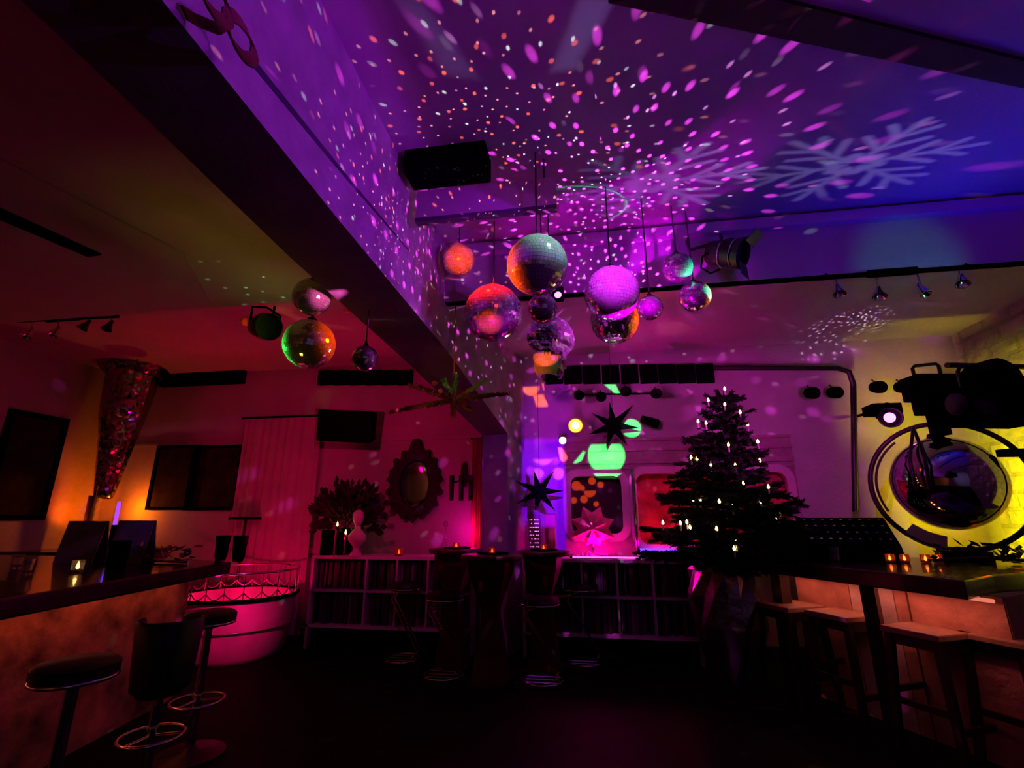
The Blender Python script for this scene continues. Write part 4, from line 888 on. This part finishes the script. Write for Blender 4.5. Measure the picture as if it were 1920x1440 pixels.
# neon tubes on the right shelf
for nm, px0, px1, py, Y, m, lab in (('neon_tube', 1196, 1300, 1029, 5.74, 'neonblue', 'blue-violet neon tube under the red carriage window'), ('neon_tube', 1070, 1300, 1041, 5.5, 'neonpink', 'thin pink neon tube along the front of the shelf below the carriage windows')):
    a_, b_ = at(px0, py, Y=Y), at(px1, py, Y=Y); z = zt+(.07 if m == 'neonblue' else .016)
    t = thing(nm, lab, 'neon tube', (a_.x, Y, z)); r = .028 if m == 'neonblue' else .009
    MB().cyl((0, 0, 0), (b_.x-a_.x, 0, 0), r).build('tube', m, t, True)
    for f in (0, 1): MB().cyl(((b_.x-a_.x)*f-.01, 0, 0), ((b_.x-a_.x)*f+.02, 0, 0), r*1.15).build('end_cap', 'black', t)
# lanterns in the niche
v = at(1003, 1022, Y=5.64); v.z = zt; h = at(1003, 965, Y=5.64).z-zt
t = thing('lantern', 'violet tin lantern with punched holes in the niche', 'lantern', v)
MB().lathe([(.085, 0), (.085, h), (.06, h+.03), (.02, h+.05), (0, h+.05)], 4, Matrix.Rotation(PI/4, 3, 'Z')).build('body', 'panelwood', t); MB().ring((0, 0, h+.07), .03, .004, Matrix.Rotation(PI/2, 3, 'X'), 14, 5).build('handle', 'chrome', t)
mb = MB(); rh = random.Random(3)
for i in range(6):
    for j in range(10):
        if rh.random() < .75: mb.cyl((-.046+i*.0185+rh.uniform(-.003, .003), -.061, .03+j*h*.09), (-.046+i*.0185, -.0635, .03+j*h*.09), rh.uniform(.003, .0055), n=6)
mb.build('lit_holes', 'pinklamp', t)
v = at(1033, 1022, Y=5.64); v.z = zt; t = thing('lantern', 'pink translucent lantern box right of the punched lantern', 'lantern', v)
MB().box((0, 0, h/2), (.12, .11, h)).build('body', 'petal', t, bevel=.006); MB().box((0, 0, h+.008), (.13, .12, .016)).build('lid', 'panelwood', t)
# fir swag hanging under the beam's haunch
Y0 = 4.25; c_ = at(850, 752, Y=Y0); t = thing('fir_swag', 'decorated fir branch wreath hanging by a red cord under the haunch of the beam', 'fir swag', c_)
fol = MB(); gr = MB(); orn = []
for i, (px, py, greenlit) in enumerate(((768, 722, 0), (735, 772, 0), (952, 738, 0), (913, 712, 1), (854, 703, 1), (832, 712, 1), (800, 762, 0), (884, 772, 0), (815, 735, 0), (880, 735, 0), (850, 780, 0))):
    tip = at(px, py, Y=Y0+(.12 if i % 2 else -.12))-c_; sv = fol
    if greenlit: fol = gr; sprig(tip*.35, tip, .045, .012); sprig(tip*.3+Vector((.01, 0, .01)), tip*.95, .045, .012); fol = sv; sprig(Vector((0, 0, 0)), tip*.4, .04, .014)
    else: sprig(Vector((0, 0, 0)), tip, .045, .012); sprig(tip*.2+Vector((0, 0, .02)), tip*.8+Vector((0, .05, .03)), .04, .014)
    orn.append(tip)
fol.build('fir_branches', 'redlitfir', t); gr.build('green_lit_sprigs', 'greenlitfir', t)
MB().cyl((0, 0, 0), (-.01, 0, ZC-c_.z-.001), .006, n=6).build('cord', 'redcurtain', t)
for i, (px, py) in enumerate(((815, 718), (826, 734), (742, 770))): MB().ell(at(px, py, Y=Y0-.08)-c_, (.028,)*3, 12, 8).build('bauble', 'petal' if i == 1 else 'redglass', t, True)
mb = MB(); rg = random.Random(9)
for i in range(60):
    tp = orn[rg.randrange(len(orn))]*rg.uniform(.4, 1); p = tp+Vector((rg.gauss(0, .02), rg.gauss(0, .03), rg.gauss(0, .02))); mb.ell(p, (.006,)*3, 5, 3)
mb.build('beads', 'mirror', t)
# ================================================================== light
class X:
    nt = None
    def __init__(s, v): s.v = v.v if isinstance(v, X) else v
    @staticmethod
    def op(o, *a):
        n = X.nt.nodes.new('ShaderNodeMath'); n.operation = o
        for i, q in enumerate(a):
            q = q.v if isinstance(q, X) else q
            if isinstance(q, (int, float)): n.inputs[i].default_value = q
            else: X.nt.links.new(q, n.inputs[i])
        return X(n.outputs[0])
    def __add__(s, o): return X.op('ADD', s, o)
    __radd__ = __add__
    def __sub__(s, o): return X.op('SUBTRACT', s, o)
    def __rsub__(s, o): return X.op('SUBTRACT', o, s)
    def __mul__(s, o): return X.op('MULTIPLY', s, o)
    __rmul__ = __mul__
    def __truediv__(s, o): return X.op('DIVIDE', s, o)
    def __rtruediv__(s, o): return X.op('DIVIDE', o, s)
def f1(o): return lambda a: X.op(o, a)
xsin, xcos, xabs, xsqrt, xfloor, xasin = f1('SINE'), f1('COSINE'), f1('ABSOLUTE'), f1('SQRT'), f1('FLOOR'), f1('ARCSINE')
def xmax(a, b): return X.op('MAXIMUM', a, b)
def xmin(a, b): return X.op('MINIMUM', a, b)
def clamp01(a):
    r = X.op('ADD', a, 0.0); r.v.node.use_clamp = True; return r
def mask(sd, soft): return clamp01(.5 - sd*(1.0/soft))
def light(name, kind, loc, col, power, r=0, aim=None, size=60, blend=.5, rot=None, area=None):
    l = bpy.data.lights.new(name, kind); l.color = col; l.energy = power
    if kind == 'AREA':
        l.shape = 'RECTANGLE'; l.size, l.size_y = area
    else: l.shadow_soft_size = r
    if kind == 'SPOT': l.spot_size = math.radians(size); l.spot_blend = blend
    o = bpy.data.objects.new(name, l); COL.objects.link(o); o.location = loc
    if aim is not None: o.rotation_euler = (Vector(aim)-Vector(loc)).to_track_quat('-Z', 'Y').to_euler()
    if rot is not None: o.rotation_euler = rot
    return o
def nodes(o):
    l = o.data; l.use_nodes = True; nt = l.node_tree; X.nt = nt
    tc = nt.nodes.new('ShaderNodeTexCoord'); sp_ = nt.nodes.new('ShaderNodeSeparateXYZ'); nt.links.new(tc.outputs['Normal'], sp_.inputs[0])
    return nt, nt.nodes['Emission'], X(sp_.outputs[0]), X(sp_.outputs[1]), X(sp_.outputs[2])
def setcol(nt, em, terms):       # sum of mask * colour
    acc = None
    for m_, c in terms:
        n = nt.nodes.new('ShaderNodeVectorMath'); n.operation = 'SCALE'; n.inputs[0].default_value = c; nt.links.new(m_.v, n.inputs['Scale'])
        if acc is None: acc = n.outputs[0]
        else:
            a = nt.nodes.new('ShaderNodeVectorMath'); a.operation = 'ADD'; nt.links.new(acc, a.inputs[0]); nt.links.new(n.outputs[0], a.inputs[1]); acc = a.outputs[0]
    nt.links.new(acc, em.inputs['Color'])
def dots(x, y, z, s, rad, keep, seed, size_var=.5):
    lat = xasin(z); row = xfloor(lat/s+.5); fl = lat-row*s
    cl = xcos(row*s); n = xmax(xfloor(cl*(2*PI/s)+.5), 3.0)
    w0 = X.nt.nodes.new('ShaderNodeTexWhiteNoise'); w0.noise_dimensions = '2D'
    cb = X.nt.nodes.new('ShaderNodeCombineXYZ'); X.nt.links.new(row.v, cb.inputs[0]); cb.inputs[1].default_value = seed; X.nt.links.new(cb.outputs[0], w0.inputs['Vector'])
    lon = X.op('ARCTAN2', y, x)*(1/(2*PI))*n+X(w0.outputs['Value']); cell = xfloor(lon+.5); fo = (lon-cell)*(2*PI)/n*cl
    w1 = X.nt.nodes.new('ShaderNodeTexWhiteNoise'); w1.noise_dimensions = '3D'
    cb = X.nt.nodes.new('ShaderNodeCombineXYZ'); X.nt.links.new(row.v, cb.inputs[0]); X.nt.links.new(cell.v, cb.inputs[1]); cb.inputs[2].default_value = seed+.5; X.nt.links.new(cb.outputs[0], w1.inputs['Vector'])
    ss = X.nt.nodes.new('ShaderNodeSeparateXYZ'); X.nt.links.new(w1.outputs['Color'], ss.inputs[0])
    jx, jy, br = X(ss.outputs[0]), X(ss.outputs[1]), X(w1.outputs['Value'])
    dx, dy = fo+(jx-.5)*(s*.55), fl+(jy-.5)*(s*.55)
    d = xsqrt(dx*dx+dy*dy)
    return mask(d-rad, rad*.7)*X.op('LESS_THAN', br, keep)*(.45+br*(.9/keep))
def dotlight(name, loc, power, layers, rot=(0, 0, 0)):
    o = light(name, 'POINT', loc, (1, 1, 1), power, rot=rot); nt, em, x, y, z = nodes(o); terms = []
    for s, rad, keep, seed, c, win in layers:
        m_ = dots(x, y, z, s, rad, keep, seed)
        if win is not None:
            d = Vector(win[0]).normalized(); dp = x*d.x+y*d.y+z*d.z
            m_ = m_*clamp01((dp-win[1])*(1/win[2]))
        terms.append((m_, c))
    setcol(nt, em, terms); return o
def topof(k, dz=.1): p, D = BALLS[k]; return (p.x+.03, p.y-.03, p.z+D/2+dz)
MAG, ORG, WHT, GRN = (1, .06, .95), (1, .12, .02), (.75, .9, .85), (.25, 1, .45)
p, D = BALLS[4]
dotlight('magenta_ball_dots', (p.x+.02, p.y+.14, p.z+D/2+.02), 230, [(.115, .015, .8, 1.0, MAG, None), (.1, .008, .3, 5.0, (.9, .3, .9), None)])
dotlight('orange_ball_dots', (-.62, 2.72, 3.2), 110, [(.15, .012, .6, 2.0, ORG, ((-.1, -.2, 1), .2, .3)), (.09, .007, .5, 7.0, (1, .3, .25), None)])
dotlight('white_ball_dots', topof(2, .05), 110, [(.17, .009, .5, 3.0, WHT, None)])
dotlight('green_ball_dots', (-2.45, 3.15, 2.72), 13, [(.2, .017, .4, 4.0, GRN, ((-.3, .1, .6), .82, .08))])
p, D = BALLS[5]; dotlight('low_ball_dots', (p.x, p.y-.06, p.z-D/2-.04), 110, [(.15, .011, .3, 6.0, MAG, None), (.11, .008, .35, 8.0, (.5, .35, .5), None)])
dotlight('chrome_ball_specks', (2.85, 4.45, 2.75), 130, [(.045, .009, .6, 9.0, (.9, .7, .9), ((.02, 1, .72), .93, .05))])
p, D = BALLS[13]; dotlight('column_dots', (p.x, p.y-.2, p.z-.1), 2.5, [(.11, .014, .8, 10.0, (1, .3, .2), ((0, .8, -.5), .4, .3))])
# gobo projections on the back wall (from an unseen source behind the camera)
PJ = Vector((-.2, -.3, 2.0))
def wallgobo(name, col, power, shapes, soft=.004, src=PJ):
    o = light(name, 'SPOT', src, (1, 1, 1), power, rot=(PI/2, 0, 0), size=165, blend=0); nt, em, x, y, z = nodes(o)
    z = z*-1.0; u, v = x/z, y/z; acc = None
    for s in shapes:
        if s[0] == 'c':      # circle on the wall plane, optionally cut by half planes (pixel lines)
            _, px, py, rp, Y = s[:5]; c_ = at(px, py, Y=Y); dy = Y-src.y; cu, cv = (c_.x-src.x)/dy, (c_.z-src.z)/dy; r = rp*mpp(c_)/dy
            sd = xsqrt((u-cu)*(u-cu)+(v-cv)*(v-cv))-r
            for (dx_, dy_, off) in s[5:]:
                sd = xmax(sd, (u-cu)*dx_+(v-cv)*dy_-off*r)
        else:
            _, pts, Y = s; q = []
            for px, py in pts:
                c_ = at(px, py, Y=Y) if not isinstance(Y, tuple) else at(px, py, X=Y[0]); q.append(((c_.x-src.x)/(c_.y-src.y), (c_.z-src.z)/(c_.y-src.y)))
            ar = sum(q[i][0]*q[(i+1) % len(q)][1]-q[(i+1) % len(q)][0]*q[i][1] for i in range(len(q)))
            if ar < 0: q = q[::-1]
            sd = None
            for i in range(len(q)):
                a, b = q[i], q[(i+1) % len(q)]; ex, ey = b[0]-a[0], b[1]-a[1]; L = math.hypot(ex, ey); nx, ny = ey/L, -ex/L
                d = u*nx+v*ny-(a[0]*nx+a[1]*ny); sd = d if sd is None else xmax(sd, d)
        m_ = mask(sd, soft); acc = m_ if acc is None else xmax(acc, m_)
    setcol(nt, em, [(acc, col)]); return o
W = YB
wallgobo('orange_gobo', (1, .1, .01), 7500, [('c', 996, 727, 15, W, (0, 1, .1)), ('c', 1043, 718, 26, W, (0, 1, .0)), ('p', [(1000, 741), (1018, 740), (1023, 762), (1007, 763)], W), ('p', [(1021, 742), (1027, 752), (1026, 762), (1019, 762)], W),
    ('p', [(1046, 838), (1052, 838), (1064, 858), (1058, 866), (1050, 860)], 5.83)])
wallgobo('green_gobo', (.05, 1, .18), 6500, [('c', 1137, 854, 34, 5.83, (0, 1, .62), (0, -1, .74)), ('c', 1184, 803, 17, W), ('p', [(1134, 721), (1154, 722), (1162, 738), (1156, 740)], W), ('p', [(1076, 868), (1094, 846), (1097, 848), (1090, 864), (1079, 869)], 5.83), ('p', [(1115, 889), (1162, 889), (1154, 895), (1120, 894)], 5.8)])
wallgobo('pink_gobo', (1, .1, .6), 2600, [('c', 1009, 888, 10, W), ('c', 1047, 888, 11, W), ('c', 1018, 852, 20, W, (0, 1, -.45))])
# gobo for the discs seen inside the first carriage window
wallgobo('ember_gobo', (1, .07, .003), 2600, [('c', 1081, 911, 9, 5.91), ('c', 1110, 902, 7, 5.91), ('c', 1126, 909, 6, 5.91), ('c', 1106, 921, 11, 5.91, (0, 1, .1)), ('c', 1095, 936, 7, 5.91), ('c', 1118, 945, 5, 5.91), ('c', 1076, 938, 6, 5.91), ('c', 1092, 915, 5, 5.91)], .004, Vector((.35, 3.4, 1.9)))
# snowflakes on the high ceiling
def flakegobo(name, src, col, power, flakes, bands):
    o = light(name, 'SPOT', src, (1, 1, 1), power, rot=(PI, 0, 0), size=170, blend=0); nt, em, x, y, z = nodes(o); z = z*-1.0; u, v = x/z, y/z*-1.0; acc = None
    h = ZR-src[2]; wx, wy = u*h+src[0], v*h+src[1]
    for (cx, cy, Rx, Ry, ro, wt) in flakes:
        U, V = (wx-cx)*(1/Rx), (wy-cy)*(1/Ry)
        r = xsqrt(U*U+V*V); a = X.op('ARCTAN2', V, U)+ro
        a = xabs(a-xfloor(a*(3/PI)+.5)*(PI/3)); px, py = r*xcos(a), r*xsin(a)
        def seg(ax, ay, bx, by, w):
            ex, ey = bx-ax, by-ay; L2 = ex*ex+ey*ey; t = clamp01(((px-ax)*ex+(py-ay)*ey)*(1/L2)); dx, dy = px-(t*ex+ax), py-(t*ey+ay); return xsqrt(dx*dx+dy*dy)-w
        sd = xmin(xmin(seg(.1, 0, 1, 0, .035), seg(.34, 0, .62, .27, .035)), xmin(seg(.62, 0, .86, .2, .035), seg(.16, 0, .2, .115, .06)))
        m_ = mask(sd, .06)*wt; acc = m_ if acc is None else xmax(acc, m_)
    for pts in bands:
        q = [at(px, py, Z=ZR).xy for px, py in pts]; sd = None
        if sum(q[i].x*q[(i+1) % len(q)].y-q[(i+1) % len(q)].x*q[i].y for i in range(len(q))) < 0: q = q[::-1]
        for i in range(len(q)):
            a, b = q[i], q[(i+1) % len(q)]; L = (b-a).length; nx, ny = (b-a).y/L, -(b-a).x/L
            d = wx*nx+wy*ny-(a.x*nx+a.y*ny); sd = d if sd is None else xmax(sd, d)
        acc = xmax(acc, mask(sd, .06)*3.2)
    setcol(nt, em, [(acc, col)])
flakegobo('snowflake_gobo', (2.3, 3.15, 2.55), (.42, .36, .9), 36, [(2.12, 3.5, .84, .42, .2, 1), (.6, 3.48, .84, .42, .1, 2.2)], [[(745, 0), (785, 0), (896, 146), (838, 140)], [(1086, 0), (1150, 0), (1078, 128), (1034, 134)]])
# ---- washes: fixtureless lights added per surface, each masked to what it is aimed at
def masked_wash(name, loc, col, power, ax, val, ra, rb, soft=.15, r=0):
    o = light(name, 'POINT', loc, col, power, r); nt, em, x, y, z = nodes(o); d = (x, y, z)
    others = [i for i in range(3) if i != ax]; sg = 1 if val > loc[ax] else -1
    den = xmax(d[ax]*sg, .0005); k = abs(val-loc[ax]); m_ = clamp01(d[ax]*(sg*1000.0))
    for i, (lo, hi) in zip(others, (ra, rb)):
        h = d[i]/den*k+loc[i]; m_ = m_*clamp01((h-lo)*(1/soft)+.5)*clamp01((hi-h)*(1/soft)+.5)
    n = nt.nodes.new('ShaderNodeCombineXYZ')
    for i in range(3): nt.links.new(m_.v, n.inputs[i])
    nt.links.new(n.outputs[0], em.inputs['Color']); return o
masked_wash('magenta_wash', (.4, 3.3, 2.75), (0.85, 0, 1), 141.4, 1, 4.15, (-1.2, 1.35), (3.45, 4.2), .5)
masked_wash('magenta_ceiling', (.3, 3.7, 2.95), (0.85, 0, 1), 32.4, 2, ZR, (-1.2, 1.7), (2.9, 4.4), .9)
masked_wash('beam_violet', (2.4, 1.4, 2.5), (0.6, 0.03, 1), 130, 0, -1.34, (-4, 4.5), (2.96, 4.2), .06)
masked_wash('beam_near', (.4, 2.2, 3.1), (0.36, 0.0, 1), 42.87, 0, -1.34, (-4, 4.5), (2.96, 4.2), .06)
masked_wash('beam_far', (.0, 3.4, 3.0), (0.7, 0.1, 1), 14, 0, -1.34, (-4, 4.5), (2.96, 4.2), .06)
masked_wash('ceiling_blue', (3.5, 2.8, 2.2), (0.1, 0, 1), 8, 2, ZR, (-1.4, 4.2), (-1, 4.2))
masked_wash('ceiling_blue_far', (3.0, 3.7, 2.9), (0.000, 0.000, 1.000), 32.33, 2, ZR, (-1.4, 4.2), (-1, 4.2))
masked_wash('ceiling_plum', (-.1, 1.6, 2.4), (0.6, 0, 0.8), 14, 2, ZR, (-1.4, 4.2), (-3, 4.2))
masked_wash('step_wash', (2.0, 1.0, 2.4), (0.269, 0.000, 1.000), 77.05, 1, 4.15, (-1.3, 4.2), (3.45, 4.05), .05)
masked_wash('rose_wall', (1.9, 3.8, 2.3), (1, 0.025, 0.74), 51.83, 1, YB, (-.75, 4.2), (.9, 3.45), .3)
masked_wash('rose_wall_mid', (.4, 4.5, 2.5), (1, 0.04, 0.66), 26.36, 1, YB, (-.75, 4.2), (1.0, 3.45), .3)
masked_wash('low_ceiling_rose', (.6, 5.3, 2.5), (1.000, 0.000, 0.473), 16.47, 2, ZC, (-1.2, 4.2), (4.15, 5.95))
masked_wash('low_ceiling_far', (2.8, 5.0, 2.6), (0.000, 0.000, 1.000), 1.737, 2, ZC, (-1.2, 4.2), (4.15, 5.95))
masked_wash('crimson_wall', (-2.5, 4.2, 2.4), (1.000, 0.000, 0.130), 30.34, 1, YB, (-5.5, -1.2), (.3, 3.45), .3)
masked_wash('crimson_wall_far', (-4.3, 4.3, 2.2), (1, 0, 0.08), 11, 1, YB, (-6.7, -3.0), (.1, 3.45), .3)
masked_wash('crimson_ceiling', (-2.7, 4.7, 2.3), (1.000, 0.000, 0.070), 14.25, 2, ZC, (-6.8, -1.85), (3.62, 5.95))
masked_wash('crimson_ceiling_far', (-4.6, 4.9, 2.4), (1.000, 0.000, 0.000), 6.382, 2, ZC, (-6.8, -1.85), (3.62, 5.95))
masked_wash('red_side_wash', (-5.2, 4.6, 2.3), (1, 0, 0.05), 3, 0, XL, (2, 5.95), (.9, 3.4), .3)
masked_wash('left_ceiling_glow', (-4.4, 1.2, 1.6), (1, 0.02, 0.1), 0.15, 2, ZL, (-6.8, -1.8), (-3, 3.6))
masked_wash('olive_wash', (-2.4, 2.7, 1.7), (1, 0.55, 0.05), 7.654, 2, ZL, (-2.9, -1.6), (2.0, 3.75), .7)
light('orange_uplight', 'POINT', at(238, 952, Y=5.74), (1, .15, 0), 13, .02)
light('orange_side', 'SPOT', (-6.45, 5.3, 1.25), (1, .1, 0), 26, .03, (-6.8, 5.72, 1.8), 100, 1)
light('pink_uplight', 'POINT', (-1.42, 5.7, 1.25), (1.000, 0.000, 0.335), 4.934, .03)
masked_wash('violet_niche', (-.3, 5.0, 1.9), (0.22, 0.0, 1), 90, 1, YB, (-.85, -.3), (.95, 2.35), .06)
masked_wash('violet_niche_up', (-.3, 5.0, 2.1), (0.5, 0, 1), 25.2, 1, YB, (-.85, -.2), (2.3, 3.1), .06)
light('window_pink', 'POINT', (.02, 5.6, 1.12), (1, 0, 0.35), 14, .03)
light('window_red', 'POINT', (.95, 5.6, 1.12), (1, 0, 0.06), 12, .03)
light('yellow_light', 'POINT', (3.75, 5.25, 1.45), (1.000, 0.000, 0.000), 1.949, .04)
masked_wash('yellow_side', (3.5, 4.9, 1.3), (1, 0.88, 0), 162, 0, XR, (4.3, 5.95), (.8, 3.0), .5)
masked_wash('yellow_back', (3.6, 5.5, 1.6), (1, 0.7, 0), 22, 1, YB, (3.1, 4.2), (.9, 2.4), .4)
masked_wash('yellow_up', (3.5, 5.35, 2.5), (1, .68, .03), 15.84, 1, YB, (2.9, 4.2), (2.2, 3.45), .3)
masked_wash('yellow_ceiling', (3.75, 5.3, 2.6), (1, .75, .03), 9, 2, ZC, (3.0, 4.2), (5.35, 5.95), .12)
masked_wash('column_wash', (-.6, 3.4, 2.0), (.55, 0, 1), 14, 1, 5.6, (-1.3, -.9), (.9, 2.4), .1)
light('bar_strip_light', 'AREA', ((A[0]+B[0])/2+nn.x*.17, (A[1]+B[1])/2+nn.y*.17, .93), (1, 0.27, 0.19), 2.332, area=(1.5, .04), rot=(0, 0, math.atan2(dr.y, dr.x)))
light('bar_side_light', 'AREA', (2.62, 3.9, .93), (1.000, 0.000, 0.000), 0.006622, area=(.6, .04), rot=(0, 0, .7))
light('left_strip_light', 'AREA', (-3.09, 2.65, .93), (1, 0.14, 0.04), 1.262, area=(2.4, .04), rot=(0, 0, PI/2+.15))
light('tub_light', 'POINT', (-3.85, 4.95, .55), (1.000, 0.000, 0.086), 15.41, .03)
light('tub_front_light', 'SPOT', (-2.8, 3.9, 1.5), (1.000, 0.000, 0.161), 128, .05, (-3.75, 4.9, .35), 42, 1)
light('table_glow', 'POINT', (-1.55, 5.1, 1.5), (1, 0.02, 0.1), 1.2, .03)
light('amber_fill', 'SPOT', (-3.9, 3.0, 2.7), (1, .22, .02), 30, .03, at(478, 606, Y=3.9), 12, .3)  # added fill for the par can's back, no fixture
masked_wash('plank_wash', (.1, 1.5, 2.6), (.9, 0, .75), 12, 1, 3.05, (-1.25, -.15), (3.58, 3.9), .04)
masked_wash('magenta_wash_left', (-.7, 3.35, 2.55), (.85, 0, 1), 26, 1, 4.15, (-1.35, .3), (3.45, 4.1), .3)
light('violet_card_fill', 'SPOT', (-2.7, 2.2, 1.9), (.3, .02, 1), 9, .03, at(254, 1000, Y=3.7), 9, .3)  # added fill to turn the menu card violet, no fixture
masked_wash('shelf_wash', (-1.6, 3.6, 2.1), (1, 0, .55), 9, 1, 5.45, (-3.6, .9), (.2, 1.05), .1)
light('cyan_track_fill', 'SPOT', (2.7, 3.0, 2.9), (.03, .9, .6), 9, .03, (2.75, 4.05, 3.36), 44, .6)  # added fill to tint the right track heads, not a track head itself
light('swag_fill', 'SPOT', (-1.6, 2.4, 1.9), (1, .3, .1), 26, .03, (-1.35, 4.25, 2.62), 24, .5)  # added warm fill to brighten the fir swag, no fixture
light('swag_green_fill', 'SPOT', (.9, 2.6, 2.5), (.2, 1, .15), 30, .03, (-1.1, 4.25, 2.66), 9, .3)  # added green fill for the swag, no fixture
# fixtureless coloured lights added to tint the mirror balls
def ballspot(name, k, d, dist, col, power, r=.02, fill=.97):
    p, D = BALLS[k]; d = Vector(d).normalized(); a = 2*math.degrees(math.asin(D/2/dist))*fill
    return light(name, 'SPOT', p+d*dist, col, 2.3*power*dist*dist, r, p, a, .08)
OR_, RD_ = (1, .055, .0), (1, .008, .004)
ballspot('orange_on_ball', 1, (.35, -.8, -.45), 1.5, OR_, 230)
ballspot('orange_on_ball_top', 1, (-.1, -.5, 1), .3, OR_, 60, .01, .6)
ballspot('red_on_ball_top', 3, (-.1, -.45, .75), .9, RD_, 330)
ballspot('orange_on_ball_low', 3, (.0, -.75, -.7), 1.3, OR_, 70, .02, .5)
ballspot('orange_on_big_ball', 2, (-1, .05, -.12), .9, OR_, 420)
ballspot('green_on_big_ball', 2, (.62, -.55, .75), 1.0, (.3, .75, .5), 110)
ballspot('magenta_on_ball', 4, (.1, -1, .25), 1.4, (.75, .02, 1), 300)
ballspot('orange_on_right_ball', 8, (1, .3, .1), 1.0, OR_, 420)
ballspot('orange_on_hidden_ball', 5, (1, .2, .05), .9, OR_, 420)
ballspot('green_on_small_ball', 7, (.75, .1, -.6), .8, (.05, 1, .45), 330)
ballspot('green_ball_spot', 11, (-1, .1, -.05), 1.3, (.02, 1, .06), 420)
ballspot('orange_on_left_ball', 11, (1, .2, .25), .7, OR_, 120)
ballspot('pink_on_left_ball', 10, (.75, -.3, -.2), .6, (1, .1, .4), 110, .02, .8)
ballspot('amber_on_little_ball', 12, (.1, -.4, .8), .5, (1, .2, .02), 130)
light('skull_spot', 'SPOT', (1.1, 3.9, 3.0), (.9, .05, 1), 420, .03, sp, 18, .1)
light('skull_orange', 'SPOT', (-1.0, 2.9, 2.0), (1, .15, .02), 160, .03, sp+Vector((0, 0, -.22)), 11, .1)
light('rear_orange', 'SPOT', (-2.0, -1.0, 2.6), (1, 0.2, 0.02), 60, .1, (-3.5, -3.6, 2.2), 100, .6)  # rear lights added behind the camera to colour the mirror reflections
light('rear_violet', 'SPOT', (2.0, -.5, 2.4), (0.5, 0.35, 1), 70, .1, (2.8, -3.6, 2.4), 100, .6)
light('rear_green', 'SPOT', (.2, -1.5, 2.4), (0.000, 0.000, 0.000), 16, .1, (.3, -3.6, 2.8), 60, .6)
w = bpy.data.worlds.new('night'); SC.world = w; w.use_nodes = True; w.node_tree.nodes['Background'].inputs[0].default_value = (0, 0, 0, 1)
SC.view_settings.view_transform = 'Standard'; SC.view_settings.look = 'None'; SC.view_settings.exposure = 0; SC.view_settings.gamma = 1; SC.view_settings.use_curve_mapping = False
SC.cycles.use_denoising = True; SC.cycles.max_bounces = 6; SC.cycles.diffuse_bounces = 2; SC.cycles.glossy_bounces = 4; SC.cycles.transmission_bounces = 6; SC.cycles.caustics_reflective = False; SC.cycles.caustics_refractive = False; SC.cycles.sample_clamp_indirect = 4

# ------------------------------------------------------------------ SUBPARTS: pieces that belong to a part of their thing
PAIRS = {'flame': ('candle', 'holder'), 'seat_rim': ('seat',), 'lens': ('housing',), 'bulb': ('housing', 'stick'), 'handle': ('housing', 'body'), 'lit_holes': ('body',), 'cooling_ring': ('housing',), 'barn_door': ('housing',),
         'teeth': ('jaw',), 'jaw_hinge': ('cranium',), 'grille': ('cabinet',), 'objective': ('housing',), 'glow': ('glass',), 'cap': ('tiled_sphere', 'glass', 'sphere'), 'hook': ('sphere',), 'hair': ('head',), 'knob': ('body', 'shell'), 'rung': (), 'end_cap': ('tube',), 'mirror_glass': ('frame',)}
for o in list(SC.objects):
    if o.type != 'MESH' or o.parent is None or o.parent.type != 'EMPTY' or o.parent.parent: continue
    for nm in PAIRS.get(o.name.split('.')[0], ()):
        c = [k for k in o.parent.children if k.name.split('.')[0] == nm]
        if c:
            r, q = o.parent, c[0]
            o.parent = q; o.matrix_parent_inverse = q.matrix_basis.inverted(); break
